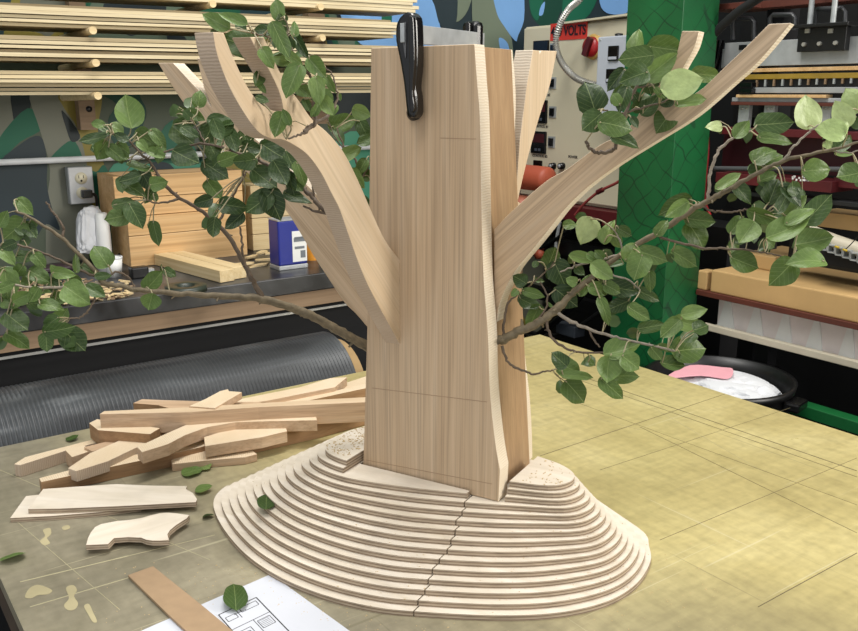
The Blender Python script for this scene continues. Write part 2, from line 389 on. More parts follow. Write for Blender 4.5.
tag(wl.build('wall_back', [M['camo']] + [M['p_' + k] for k in names]), kind='structure')
tag(MB().box((WX, -1.5, 0), (WX + .1, WY + .1, 3.2)).build('wall_right', M['void']), kind='structure')
tag(MB().box((-1.3, -1.6, -.1), (WX + .1, WY + .1, 0)).build('floor', M['concrete']), kind='structure')
# conduit along the wall
zc = pl(60, 160, 1, WY - .03).z
co = empty('conduit_pipe', (1.2, WY - .03, zc), 'silver metal conduit pipe running along the mural above the outlet', 'pipe')
MB().tube([(-.2, WY - .03, zc), (2.1, WY - .03, zc)], .0085, 14).build('pipe', plain('bright_conduit', '#e3e6e8', .35), co)
for x in (.05, 1.02, 1.75): MB().lathe((x, WY - .03, zc), (1, 0, 0), [(-.01, .0085), (-.01, .012), (.01, .012), (.01, .0085)], 14).box((x - .006, WY - .03, zc - .02), (x + .006, WY - .001, zc + .02)).build('pipe_clip', M['galv'], co)
# outlet
a = pl(66, 168, 1, WY); b = pl(88, 201, 1, WY); cx = (a.x + b.x) / 2 + .004; cz = (a.z + b.z) / 2; hw = .034; hh = .052
ou = empty('wall_outlet', (cx, WY, cz - hh), 'steel duplex power outlet box on the mural with a black plug in it', 'outlet')
MB().box((cx - hw, WY - .03, cz - hh), (cx + hw, WY - .001, cz + hh)).build('box', M['galv'], ou, bevel=.003)
MB().box((cx - hw + .002, WY - .033, cz - hh + .002), (cx + hw - .002, WY - .030, cz + hh - .002)).build('cover_plate', plain('bright_plate', '#d3d5d6', .35), ou, bevel=.001)
for s in (-1, 1):
    zz = cz + s * .0205
    r = MB().lathe((cx, WY - .033, zz), (0, -1, 0), [(0, .0165), (.002, .0165), (.002, .0001)], 24).build('receptacle', plain('ivory_plastic', '#e6dfc2', .4), ou)
    if s > 0:
        MB().box((cx - .007, WY - .0356, zz), (cx - .0055, WY - .0348, zz + .008)).box((cx + .0055, WY - .0356, zz), (cx + .007, WY - .0348, zz + .008)).lathe((cx, WY - .0348, zz - .007), (0, -1, 0), [(0, .003), (.0008, .003), (.0008, .0001)], 10).build('slot', M['black'], r)
zz = cz - .0205; pc = empty('power_cord', (cx, WY - .06, zz), 'black power cord plugged into the outlet and hanging down behind the white tissue', 'cord')
MB().obox((cx + .004, WY - .062, zz), (.014, 0, 0), (0, .011, 0), (0, 0, .011)).build('plug', M['black_gloss'], pc, bevel=.003)
cp = [(cx + .016, WY - .062, zz), (cx + .03, WY - .06, zz - .012), (cx + .031, WY - .05, zz - .06), (cx + .028, WY - .05, zz - .17), (cx + .045, WY - .08, zz - .22), (cx + .07, WY - .1, 1.105)]
MB().tube(spline(cp, 5), .0042, 8).build('cable', M['cord'], pc)
# ================================================================ BENCH
BY = 2.05
zt = pl(85, 304, 1, BY).z; zb = pl(85, 324, 1, BY).z; zf = pl(85, 341, 1, BY).z; zs = pl(85, 345.5, 1, BY).z
be = empty('workbench', (.8, 2.3, 0), 'black-topped workbench with a fir fascia board against the mural', 'workbench')
def benchtop():
    t = NT('black_bench_top'); n = t.noise(t.coord(), 9, 5, .4); c = t.ramp(n, [(.35, '#17181a'), (.6, '#3a3b3d'), (.75, '#565654')]); return t.set(c, .35)
MB().box((-.6, BY, zb), (1.83, WY, zt), 0).build('worktop', benchtop(), be, bevel=.003)
MB().box((-.6, BY + .004, zf), (1.83, BY + .03, zb)).build('fascia', M['fascia'], be)
MB().box((-.6, BY - .003, zs - .0022), (1.6, BY + .004, zs + .0022)).build('edge_rail', M['bright'], be)
MB().box((-.6, BY + .03, .25), (1.6, BY + .06, zf)).build('front_panel', M['void'], be)
for x in (-.5, 1.5): MB().box((x, BY + .07, 0), (x + .08, BY + .15, zb)).build('leg', M['void'], be)
for x in (-.5, 1.5): MB().box((x, WY - .15, 0), (x + .08, WY - .07, zb)).build('leg', M['void'], be)
# items on the bench: helper makes a box from the pixels of its front face on plane Y=y
def fy(x0, y0, x1, y1, Y, d, ztop=None, zbot=None):
    p = pl(x0, y0, 1, Y); q = pl(x1, y1, 1, Y)
    return Vector((p.x, Y, zbot if zbot is not None else q.z)), Vector((q.x, Y + d, ztop if ztop is not None else p.z))
lo = pl(128, 262, 1, 2.36)
def crate(x0, x1, Y, d, z0, hs, label, mat):
    e = empty('wooden_crate', ((x0+x1)/2, Y + d/2, z0), label, 'crate', None)
    z = z0
    for i, h in enumerate(hs):
        MB().box((x0, Y, z), (x1, Y + .02, z + h - .0015)).build('front_board', mat, e, fr=None, bevel=.0015); z += h
    MB().box((x0 + .002, Y + .02, z0), (x0 + .022, Y + d, z - .002)).build('side_board', mat, e); MB().box((x1 - .022, Y + .02, z0), (x1 - .002, Y + d, z - .002)).build('side_board', mat, e)
    MB().box((x0 + .022, Y + .02, z0), (x1 - .022, Y + d, z0 + .012)).build('bottom', mat, e)
    MB().box((x0 + .022, Y + d - .02, z0 + .012), (x1 - .022, Y + d, z - .002)).build('back_board', mat, e)
    return e
CYF = 2.42; A = pl(129, 240, 1, CYF); B = pl(247, 240, 1, CYF); zup = pl(130, 217, 1, CYF).z
crate(A.x, B.x, CYF, .17, zt, [(zup - zt) * .62, (zup - zt) * .38], 'lower pine crate standing directly on the black bench', M['pine'])
A2 = pl(115, 200, 1, CYF + .01); ztop = pl(118, 176, 1, CYF + .01).z
crate(A2.x, pl(243, 200, 1, CYF + .01).x, CYF + .01, .16, zup, [(ztop - zup) * .45, (ztop - zup) * .55], 'upper pine crate with whitish marks resting on top of the other crate', M['pine'])
A3 = pl(251, 200, 1, 2.47); B3 = pl(300, 200, 1, 2.47); z3 = pl(262, 185, 1, 2.47).z
crate(A3.x, B3.x, 2.47, .12, zt, [(z3 - zt) / 4] * 4, 'small pale slatted crate to the left behind the blue can', M['pine_pale'])
hs_ = pl(181, 219, 1, CYF + .01)
# two pale timbers
for i, (ax, bx, lab) in enumerate((((154, 254), (219.6, 271), 'left pale pine timber of the pair lying on the bench'), ((186, 250), (244, 266), 'right pale pine timber of the pair lying on the bench'))):
    zz = zt + .032; P = pl(ax[0], ax[1], 2, zz); Q = pl(bx[0], bx[1], 2, zz)
    if i == 0: keep = (P, Q)
    d = (keep[1] - keep[0]).normalized(); side = Vector((d.y, -d.x, 0)); w = .042
    side = side if side.x > 0 else -side
    o0 = keep[0] + side * (i * (w + .002)); o1 = keep[1] + side * (i * (w + .002)) - d * (0.0 if i == 0 else .012)
    bo = MB().prism([o0, o1, o1 + side * w, o0 + side * w], (0, 0, -.031)).build('timber_length', M['pine_pale'], fr=frame(d, side), bevel=.001)
    tag(bo, lab, 'timber', 'pale timbers on the bench')
# blue can
KY = 2.14; cw = (pl(307, 240, 1, KY).x - pl(278.5, 240, 1, KY).x) / 2; cx = pl(292.7, 240, 1, KY).x; ch = pl(285, 221, 1, KY).z
ca = empty('metal_can', (cx, KY+.03, zt), 'blue rectangular solvent can with a white label, on the bench', 'can')
MB().box((cx - cw, KY, zt + .012), (cx + cw, KY+.06, ch)).build('body', M['blue'], ca, bevel=.004)
MB().box((cx - cw - .001, KY-.001, zt), (cx + cw + .001, KY+.061, zt + .012)).build('base', M['silver'], ca, bevel=.002)
MB().box((cx - cw, KY, ch), (cx + cw, KY+.06, ch + .003)).lathe((cx + cw * .5, KY+.03, ch), (0, 0, 1), [(0, .009), (.014, .009), (.014, .0001)], 16).build('cap', M['silver'], ca)
lb = MB().box((cx - cw * .05, KY-.0015, zt + .02), (cx + cw * .96, KY-.0002, ch - .03)).build('label', M['white'], ca)
MB().box((cx + cw * .1, KY-.002, ch - .05), (cx + cw * .8, KY-.0016, ch - .046)).box((cx + cw * .1, KY-.002, zt + .055), (cx + cw * .8, KY-.0016, zt + .062)).box((cx + cw * .5, KY-.002, zt + .03), (cx + cw * .85, KY-.0016, zt + .05)).box((cx + cw*.05, KY-.002, zt + .075), (cx + cw*.85, KY-.0016, zt + .085)).build('label_print', plain('print_grey', '#70767c', .6), lb)
q = pl(312, 262, 1, 2.24); oc = empty('orange_bottle', (q.x, 2.24, zt), 'orange and white bottle showing just right of the blue can', 'bottle')
MB().lathe((q.x, 2.24, zt), (0, 0, 1), [(0, .02), (.05, .02), (.065, .010), (.065, .0001)], 20).build('body', M['orange'] if False else plain('orange_plastic', '#d58f2c', .35), oc); MB().lathe((q.x, 2.24, zt + .065), (0, 0, 1), [(0, .009), (.02, .008), (.02, .0001)], 16).build('cap', M['white'], oc)
# white tissue over cord, white tube, cup
def crumple(name, c, sx, sy, sz, seed, mat, label, cat):
    bm = bmesh.new(); bmesh.ops.create_icosphere(bm, subdivisions=5, radius=1); r = random.Random(seed)
    K = [(Vector((r.gauss(0, 1), r.gauss(0, 1), r.gauss(0, .35))).normalized(), r.uniform(1.5, 8), r.uniform(0, 6)) for _ in range(16)]
    for v in bm.verts:
        d = v.co.copy(); q = Vector((math.copysign(abs(d.x)**.6, d.x), math.copysign(abs(d.y)**.6, d.y), math.copysign(abs(d.z)**.75, d.z)))
        h = .62 + sum(.075 * abs((k.dot(d) * f + p) % 2 - 1) for k, f, p in K)
        v.co = Vector((q.x * sx * h + .010 * q.z, q.y * sy * h, q.z * sz * (.82 + .18 * h)))
    me = bpy.data.meshes.new(name); bm.to_mesh(me); bm.free(); me.materials.append(mat)
    o = bpy.data.objects.new(name, me); COL.objects.link(o); o.location = c
    return tag(o, label, cat)
tc = pl(89, 230, 1, 2.52)
crumple('tissue', tc, .026, .018, .062, 3, M['cloth'], 'crumpled white tissue wrapped around the cord beneath the outlet', 'tissue')
t1 = pl(104, 240, 1, 2.5); e = empty('white_tube', (t1.x, 2.5, zt), 'tall white tube standing on the bench right of the tissue', 'tube')
MB().lathe((t1.x, 2.5, zt), (0, 0, 1), [(0, .019), (.09, .019), (pl(100, 214, 1, 2.5).z - zt, .017), (pl(100, 214, 1, 2.5).z - zt + .004, .01), (pl(100, 214, 1, 2.5).z - zt + .004, .001)], 24).build('body', M['white'], e)
MB().lathe((t1.x, 2.5, zt), (0, 0, 1), [(.0, .021), (.012, .021), (.012, .019)], 24).build('base_cap', M['cloth'], e)
t2 = pl(114, 268, 1, 2.33); e = empty('paper_cup', (t2.x, 2.33, zt), 'small white paper cup at the foot of the white tube', 'cup')
MB().lathe((t2.x, 2.33, zt), (0, 0, 1), [(0, .001), (0, .018), (.05, .023), (.05, .021), (.004, .017), (.004, .001)], 24).build('cup_wall', M['white'], e)
MB().lathe((t2.x, 2.33, zt + .05), (0, 0, 1), [(-.002, .0235), (.002, .0235), (.002, .021)], 24).build('rim', M['cloth'], e)
# black tool, tape roll
p = pl(140, 274, 2, zt + .01)
e = empty('black_clamp_pad', (p.x, p.y, zt), 'small black tool lying left of the pale timbers', 'tool'); MB().box((p.x - .025, p.y - .015, zt), (p.x + .02, p.y + .015, zt + .03)).build('body', M['black'], e, bevel=.004); MB().box((p.x + .02, p.y - .01, zt + .004), (p.x + .035, p.y + .01, zt + .022)).build('jaw', M['galv'], e)
p = pl(186, 287, 2, zt + .01)
tag(MB().lathe((p.x, p.y, zt), (0, 0, 1), [(0, .022), (0, .05), (.014, .05), (.014, .022), (0, .022)], 36).build('tape_roll', plain('dark_green_tape', '#2b3329', .4)), 'dark green roll of tape under the end of the pale timbers', 'tape')
# thin wood offcuts pile by can
for i, (x, y, w, h, ang, dz) in enumerate(((258, 266, .07, .02, .2, 0), (266, 262, .06, .015, -.3, .005), (252, 259, .05, .02, .5, .005), (272, 257, .05, .012, .1, .010), (244, 268, .06, .018, -.1, .010), (262, 258, .05, .02, .7, .015))):
    p = pl(x, y, 2, zt); d = Vector((math.cos(ang), math.sin(ang), 0)); s = Vector((-d.y, d.x, 0)); c = Vector((p.x, p.y, zt + dz + .0025))
    poly = [c - d*w/2 - s*h/2, c + d*w*.3 - s*h*.6, c + d*w/2, c + d*w*.3 + s*h/2, c - d*w/2 + s*h*.3]
    tag(MB().prism([q + Vector((0,0,.0022)) for q in poly], (0, 0, -.0045)).build('wood_offcut', M['pine_pale'], fr=frame(d, s)), ('lowest', 'second', 'third', 'fourth', 'fifth', 'topmost')[i] + ' thin wood offcut in the small heap left of the blue can', 'offcut', 'offcuts left of the blue can')
# shavings and junk heap at left of bench
r = random.Random(5)
mb = MB()
for i in range(230):
    p = pl(r.uniform(15, 130), r.uniform(282, 306), 2, zt); a = r.uniform(0, 3.1); l = r.uniform(.006, .02); w = r.uniform(.002, .005); h = r.uniform(.003, .02)
    mb.obox((p.x, min(max(p.y, 2.07), 2.55), zt + h * .5), (math.cos(a)*l, math.sin(a)*l, r.uniform(-.002, .002)), (-math.sin(a)*w, math.cos(a)*w, 0), (0, 0, .001), r.choice((0, 1)))
tag(mb.build('wood_shavings', [M['pine_pale'], M['fascia']]), 'loose wood shavings scattered on the bench under the left leafy branch', 'shavings', kind='stuff')
p = pl(60, 268, 1, 2.5)
tag(MB().box((p.x - .06, 2.47, zt), (p.x + .03, 2.53, p.z + .008)).build('dark_case', plain('dark_purple', '#3a2a30', .5), bevel=.004), 'small dark purple case at the wall below the outlet', 'case')
# ================================================================ RACK
RY = 2.30
peg = []
def zpx(x, y): return pl(x, y, 1, RY).z
rk = empty('lumber_rack', (.7, WY, zpx(100, 130)), 'wall lumber rack of upright pine boards with round wooden pegs', 'rack')
for (xa, xb) in ((81, 97), (312, 328)):
    p = pl(xa, 130, 1, WY - .04); q = pl(xb, 130, 1, WY - .04)
    up = MB().box((p.x, WY - .04, p.z if xa < 100 else 1.45), (q.x, WY - .002, 2.1)).build('upright', M['fascia'], rk)
    if xa < 100:
        h = pl(89, 109, 1, WY - .04); MB().lathe(h, (0, -1, 0), [(-.0, .0085), (.0008, .0085), (.0008, .0001)], 16).build('bolt_hole', M['black'], up)
TIER = [(92.5, 68), (59, 34), (26.5, 3), (-6, -34)]     # bottom and top pixel rows at x=60
pegs = [(98, 95), (96, 62), (93, 29.5), (323, 97), (323, 67), (323, 37), (321, 6), (213, 3)]
for x, y in pegs:
    p = pl(x, y, 1, RY - .022)
    MB().tube([(p.x, RY - .022, p.z - .002), (p.x, WY - .002, p.z - .008)], [.0092, .0092], 16).build('peg', M['pine_pale'], rk)
word = ('lowest', 'second', 'third', 'fourth', 'fifth', 'sixth')
tw = ('bottom tier', 'second tier from the bottom', 'third tier from the bottom', 'top tier')
r = random.Random(11)
for ti, (yb, yt) in enumerate(TIER):
    z0 = pl(60, yb, 1, RY).z; z1 = pl(60, yt, 1, RY).z; n = 6; h = (z1 - z0) / n
    for i in range(n):
        x1 = pl(r.uniform(392, 408) if ti < 3 else r.uniform(404, 420), 40, 1, RY).x; x0 = -.75 + r.uniform(-.1, .1)
        zc0 = z0 + i * h; dzr = .004 if ti > 1 else 0; y0 = RY + r.uniform(-.016, .016); th = h * r.uniform(.66, .93)
        s0 = r.uniform(0, .002) * 0
        sag = -.006 if ti < 2 else -.002
        pts = [(x0, zc0), (x0 + (x1-x0)*.5, zc0 + sag), (x1, zc0 + dzr * 1.5)]
        bot = spline([(a, y0, b) for a, b in pts], 5); mb = MB()
        P = bot + [v + Vector((0, 0, th)) for v in reversed(bot)]
        o = mb.prism(P, (0, r.uniform(.17, .2), 0)).build('wood_strip', M['strip'] if r.random() < .72 else M['strip_dark'])
        tag(o, word[i] + ' long thin pale wood strip in the ' + tw[ti] + ' of the rack', 'strip', 'strips on the lumber rack')
    # a second set lying behind, seen through the gaps
# ================================================================ ROLL
RYc = 1.895; RR = .15
def solve_z(px, py):
    d = ray(px, py); best = None
    # ray in YZ plane must be tangent above the circle
    dy, dz = d.y, d.z; nl = math.hypot(dy, dz); # distance from centre to line
    # line: (0,CZ)+t(dy,dz); normal (dz,-dy)/nl
    return CZ + (RYc * dz) / dy - RR * nl / dy
zr = (solve_z(0, 381) + solve_z(341, 333)) / 2
xe = pl(351, 350, 1, RYc - RR * .7).x
ro = empty('mesh_roll', (.4, RYc, zr - RR), 'big roll of ribbed black plastic matting lying behind the table', 'roll')
prof = []
x = -.5
while x < xe:
    prof += [(x, RR - .0045), (x + .003, RR), (x + .0055, RR), (x + .008, RR - .0045)]; x += .0092
prof = [(prof[0][0], .1255)] + prof + [(prof[-1][0], .1255)]
def rollm():
    t = NT('ribbed_black_plastic'); n = t.noise(t.coord((1, 6, 6)), 2.5, 4, .8); c = t.ramp(n, [(.35, '#2a2c2e'), (.55, '#484b4d'), (.7, '#7c7f80')]); t.l(t.ramp(n, [(.3, .55), (.7, .25)]), t.b.inputs['Roughness'])
    return t.set(c, t.ramp(n, [(.3, .5), (.7, .25)]), .1, .6)
MB().lathe((0, RYc, zr), (1, 0, 0), prof, 56).build('matting', rollm(), ro)
MB().lathe((0, RYc, zr), (1, 0, 0), [(-.52, .115), (-.52, .125), (xe + .035, .125), (xe + .035, .115), (-.52, .115)], 48).build('cardboard_core', M['core'], ro)
st = empty('roll_stand', (.4, RYc, 0), 'dark steel trestle hidden under the ribbed black roll', 'stand')
for x in (-.3, .85):
    MB().box((x, RYc - .12, zr - RR - .02), (x + .05, RYc + .12, zr - RR - .001)).build('crossbar', M['void'], st)
    for y in (-.12, .08): MB().box((x, RYc + y, 0), (x + .05, RYc + y + .04, zr - RR - .02)).build('leg', M['void'], st)
# ================================================================ TABLE
TZ = .9; TX0, TX1, TY1, TY0 = .150, 1.612, 1.732, -.75
ta = empty('work_table', ((TX0+TX1)/2, .5, 0), 'large worn olive-tan work table the wooden tree stands on', 'table')
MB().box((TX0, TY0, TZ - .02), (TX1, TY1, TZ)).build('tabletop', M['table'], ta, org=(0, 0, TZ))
for a, b in (((TX0 + .012, TY0 + .01, TZ - .12), (TX0 + .05, TY1 - .01, TZ - .02)), ((TX1 - .05, TY0 + .01, TZ - .12), (TX1 - .012, TY1 - .01, TZ - .02)), ((TX0 + .05, TY1 - .05, TZ - .12), (TX1 - .05, TY1 - .012, TZ - .02))):
    MB().box(a, b).build('apron', plain('dark_apron_wood', '#4a3b2a', .7, sc=20, var=.4), ta)
for x in (TX0 + .02, TX1 - .11):
    for y in (TY0 + .02, TY1 - .11): MB().box((x, y, 0), (x + .09, y + .09, TZ - .12)).build('leg', M['void'], ta)
# layout lines scored on the table
gl = MB()
PALE = plain('pale_scratch', '#bcb491', .6)
def line(p, q, w=.0016, pale=False):
    P = pl(p[0], p[1], 2, TZ); Q = pl(q[0], q[1], 2, TZ); d = (Q - P).normalized(); s = Vector((-d.y, d.x, 0)) * w / 2
    MB().prism([P - s, Q - s, Q + s, P + s], (0, 0, .0003)).build('pale_scratch' if pale else 'scored_line', PALE if pale else M['groove'], ta)
line((560, 369), (857, 471), .0022); line((556, 372), (857, 477), .0014)
line((540, 456), (725, 394), .0014); line((600, 470), (858, 370) if False else (790, 408), .0008); line((640, 427), (857, 533), .001); line((758, 607), (857, 553), .0012); line((660, 540), (857, 458), .0008); line((570, 400), (857, 505), .0007)
gl = MB()
for p, q, w in (((20, 582), (128, 556), .003), ((30, 607), (128, 578), .0025), ((0, 470), (210, 560), .0012), ((15, 520), (120, 610), .001), ((640, 400), (760, 470), .0008), ((128, 556), (215, 535), .0015), ((545, 405), (640, 430), .0007)): line(p, q, w * .6, True)

STN = plain('dried_glue', '#b5aa85', .6)
for st_ in ([(43,530),(50,528),(51,534),(47,538),(50,543),(44,545),(40,541),(45,536)], [(28,590),(33,586),(40,585),(52,590),(48,594),(38,595),(31,598),(25,597)], [(66,588),(73,585),(77,590),(74,596),(78,603),(75,609),(68,610),(64,605),(69,598)], [(84,606),(89,604),(93,612),(97,621),(93,622),(88,614)], [(62,527),(68,525),(70,528),(64,530)]):
    MB().prism(spline([pl(x, y, 2, TZ + .0004) for x, y in st_], 4, True), (0, 0, -.0003)).build('glue_stain', STN, ta)
# ================================================================ TERRACED BASE
LT = .0085
OB = [(-.374,.132),(-.310,.184),(-.223,.231),(-.143,.256),(-.062,.2637),(.0126,.255),(.0686,.236),(.161,.193),(.228,.147),(.2726,.092),(.2925,.032),(.2925,-.034),(.278,-.077),(.258,-.115),(.19,-.155),(.07,-.18),(-.06,-.175),(-.17,-.14),(-.27,-.08),(-.35,-.03),(-.39,.025),(-.396,.08)]
OT = [(-.10,.113),(0,.085),(.10,.062),(.165,.045),(.187,.02),(.184,-.008),(.155,-.03),(.11,-.042),(.05,-.06),(-.07,-.065),(-.15,-.04),(-.183,.005),(-.187,.055),(-.168,.10)]
def polar(pts, n=180):
    sp = spline([(a, b, 0) for a, b in pts], 14, True); c = (-.02, .015); A = sorted((math.atan2(p.y-c[1], p.x-c[0]), math.hypot(p.x-c[0], p.y-c[1])) for p in sp)
    out = []
    for i in range(n):
        a = -math.pi + 2*math.pi*(i+.5)/n
        k = 0
        while k < len(A) and A[k][0] < a: k += 1
        a1, r1 = A[k % len(A)]; a0, r0 = A[k-1]
        d = (a1 - a0) % (2*math.pi); t = ((a - a0) % (2*math.pi)) / d if d > 1e-9 else 0
        rr = r0 + (r1 - r0)*t; out.append((c[0] + rr*math.cos(a), c[1] + rr*math.sin(a)))
    return out
PB, PT = polar(OB), polar(OT)
def clip(poly, f):   # keep points with f(p) >= 0 (convex-ish outline)
    out = []
    for i in range(len(poly)):
        p, q = poly[i], poly[(i+1) % len(poly)]; a, b = f(p), f(q)
        if a >= 0: out.append(p)
        if (a >= 0) != (b >= 0): t = a/(a-b); out.append((p[0]+(q[0]-p[0])*t, p[1]+(q[1]-p[1])*t))
    return out
def rot_to(poly, key):   # rotate list so that it starts at index minimising key
    i = min(range(len(poly)), key=lambda k: key(poly[k])); return poly[i:] + poly[:i]
def cut(p): return max(p[1] - (.016 - .27 * (p[0] + .17)), (p[0] + .128) * 3)   # the left part ends in a straight sawn back edge
hb = {}
hb['l'] = empty('terraced_base', L(-.16, .05, TZ), 'left part of the stepped plywood mound, reaching round the left of the trunk', 'base', 'halves of the stepped mound')
hb['r'] = empty('terraced_base', L(.16, .02, TZ), 'right part of the stepped plywood mound, ending at the dark wavy seam', 'base', 'halves of the stepped mound')
r = random.Random(4); FT = (-.121, .1135, -.090, .081)
for k in range(15):
    t = k / 14; ol = [(a[0]*(1-t)+b[0]*t, a[1]*(1-t)+b[1]*t) for a, b in zip(PB, PT)]
    seam = .068 + r.uniform(-.004, .004); g = .0009; z0 = TZ + k * LT
    for side in 'lr':
        sg = -1 if side == 'l' else 1; full = k <= (12 if side == 'l' else 11)
        if full:
            P = clip(ol, lambda p: sg * (p[0] - seam) - g)
            if side == 'l' and k < 12: P = clip(P, cut)
            if k == 12:
                # notch the trunk footprint out of the left piece
                i = [j for j in range(len(P)) if abs(P[j][0] - (seam - g)) < 1e-6]
                f = max(i, key=lambda j: P[j][1]); b = min(i, key=lambda j: P[j][1])
                n = len(P); path = []; j = f
                step = 1 if P[(f+1) % n][1] != P[b][1] and (f+1) % n != b else -1
                while True:
                    path.append(P[j]);
                    if j == b: break
                    j = (j + step) % n
                P = path + [(seam - g, FT[2]), (FT[0], FT[2]), (FT[0], FT[3]), (seam - g, FT[3])]
        else:
            lim = FT[0] - .001 if side == 'l' else FT[1] + .001
            if side == 'l': P = clip(ol, lambda p: lim - p[0] - .18 * (p[1] - .02) * 0)
            else: P = clip(ol, lambda p: p[0] - lim)
        if len(P) < 3: continue
        mb = MB(); mb.prism([L(a, b, z0 + LT - .0002) for a, b in P], (0, 0, -(LT - .0004)), 0, 1)
        mb.build('plywood_layer', [M['ply'], M['plyedge']], hb[side], fr=frame(UU, NN), org=L(-.02, .015, z0))
# sawdust on the mound and the table
r = random.Random(9)
mb = MB()
def chip(c, s):
    a = r.uniform(0, 6.28); l = s * r.uniform(.6, 1.6); w = s * r.uniform(.3, .7); d = Vector((math.cos(a)*l, math.sin(a)*l, 0)); e = Vector((-math.sin(a)*w, math.cos(a)*w, 0))
    mb.obox(c + Vector((0, 0, s*.3)), d, e, (0, 0, s*.3))
def level(u, n):
    z = TZ
    for k in range(15):
        t = k/14; c = (-.02, .015); a = math.atan2(n-c[1], u-c[0]); i = int((a + math.pi)/(2*math.pi)*180) % 180
        p = (PB[i][0]*(1-t)+PT[i][0]*t, PB[i][1]*(1-t)+PT[i][1]*t)
        if math.hypot(p[0]-c[0], p[1]-c[1]) < math.hypot(u-c[0], n-c[1]): break
        z = TZ + (k+1)*LT
    return z
for i in range(330):
    u = r.uniform(-.182, -.128); n = r.uniform(-.06, .1); 
    if level(u, n) > 1.02: chip(L(u, n, TZ + 15*LT), r.uniform(.0005, .0013))
for i in range(60):
    u = r.uniform(.128, .18); n = r.uniform(-.06, .05)
    if level(u, n) > 1.02: chip(L(u, n, TZ + 15*LT), r.uniform(.0005, .0013))
for i in range(420):
    a = r.uniform(0, 6.28); q = r.uniform(.55, 1.0); u = -.03 + .35*q*math.cos(a); n = .02 + .25*q*math.sin(a)
    if -.125 < u < .127 and -.1 < n < .13: continue
    chip(L(u, n, level(u, n)), r.uniform(.0003, .0008))
for i in range(420):
    p = pl(r.gauss(300, 90), r.uniform(560, 640), 2, TZ); 
    q = p - C3
    if level(q.dot(UU), q.dot(NN)) <= TZ: chip(Vector((p.x, p.y, TZ)), r.uniform(.0003, .0009))
for i in range(160):
    p = pl(r.uniform(560, 760), r.uniform(540, 640), 2, TZ); q = p - C3
    if level(q.dot(UU), q.dot(NN)) <= TZ: chip(Vector((p.x, p.y, TZ)), r.uniform(.0003, .0009))
tag(mb.build('sawdust', plain('sawdust', '#cdb488', .8, sc=200)), 'fine sawdust and chips scattered over the stepped mound and table', 'sawdust', kind='stuff')
# ================================================================ WOODEN TREE
TB = 1.0028
tree = empty('wooden_tree', L(0, 0, TB), 'tall tapering wooden tree trunk of flat boards with curved sawn limbs', 'sculpture')
FU = frame((0, 0, 1), UU)     # local x up: grain runs up the boards
def bn(pts, n0, back, mats, name, parent=tree, fr=FU, bev=.0012, sm=0):
    P = [onn(x, y, n0) for x, y in pts]
    if sm: P = spline(P, sm, True)
    return MB().prism(P, NN * -back, 0, 1).build(name, mats, parent, fr=fr, bevel=bev)
def sp2(pts, n=5):
    return [(v.x, v.y) for v in spline([(a, b, 0) for a, b in pts], n)]
def edgez(P, z):  # replace last point of a board edge so it ends on height z
    return P
fr_l = [(371,48),(370,130),(369,220),(367,330),(364.5,420)]; fr_r = sp2([(474.5,44),(477,79),(480,120),(481.5,200),(483,260),(484.5,290),(488,333),(490,390),(495,440),(500,470)])
zl = onn(363, 468, .078); ul = (zl - C3).dot(UU); zr_ = onn(498.5, 498, .078); ur = (zr_ - C3).dot(UU)
P = [onn(x, y, .078) for x, y in fr_l] + [L(ul, .078, TB), L(ur, .078, TB)] + [onn(x, y, .078) for x, y in reversed(fr_r)]
MB().prism(P, NN * -.028, 0, 1).build('front_board', [M['beech'], M['beech_edge']], tree, fr=FU, bevel=.001)
bk_r = sp2([(505,49),(508.5,95),(507.5,143),(508,200),(511,290),(516,340),(523,400),(525.5,440)])
P = [onn(x, y, -.06) for x, y in bk_r]; PU = [(p - C3).dot(UU) for p in P]
P = P + [L(PU[-1] + .002, -.06, TB), L(-.115, -.06, TB), L(-.085, -.06, P[0].z)]
MB().prism(P, NN * -.025, 0, 1).build('back_board', [M['brown_board'], M['beech_edge']], tree, fr=FU, bevel=.001)
ztp = onn(476, 44, .078).z - .001
for nm, ub, ut, th in (('side_board', .094, .048, -.02), ('side_board', -.112, -.09, .02)):
    P = [L(ub, .0499, TB), L(ub, -.0599, TB), L(ut, -.0599, ztp), L(ut, .0499, ztp)]
    MB().prism(P, UU * th).build(nm, M['brown_board'], tree, fr=frame((0, 0, 1), NN), bevel=.0005)
# pencil marks on the front board
PENC = plain('pencil_on_wood', '#9c8164', .6)
def mark(a, b, n0=.0782, w=.0004):
    P, Q = onn(*a, n0), onn(*b, n0); d = (Q-P).normalized(); s = d.cross(NN) * w; MB().prism([P-s, Q-s, Q+s, P+s], NN * -.0002).build('pencil_line', PENC, tree)
mark((372, 388), (487, 402)); mark((440, 138), (476, 139)); mark((366, 460), (492, 484)); 

def limb(face, u0=None, n0=None, th=.025, mats=None, axis=None, pts_are_px=True, name='limb'):
    f = (lambda x, y: onu(x, y, u0)) if u0 is not None else (lambda x, y: onn(x, y, n0))
    P = [f(x, y) for x, y in face]; nor = UU if u0 is not None else NN
    ax = (f(*axis[1]) - f(*axis[0])).normalized()
    return MB().prism(P, nor * -th, 0, 1).build(name, mats, tree, fr=frame(ax, nor.cross(ax)), bevel=.0008)
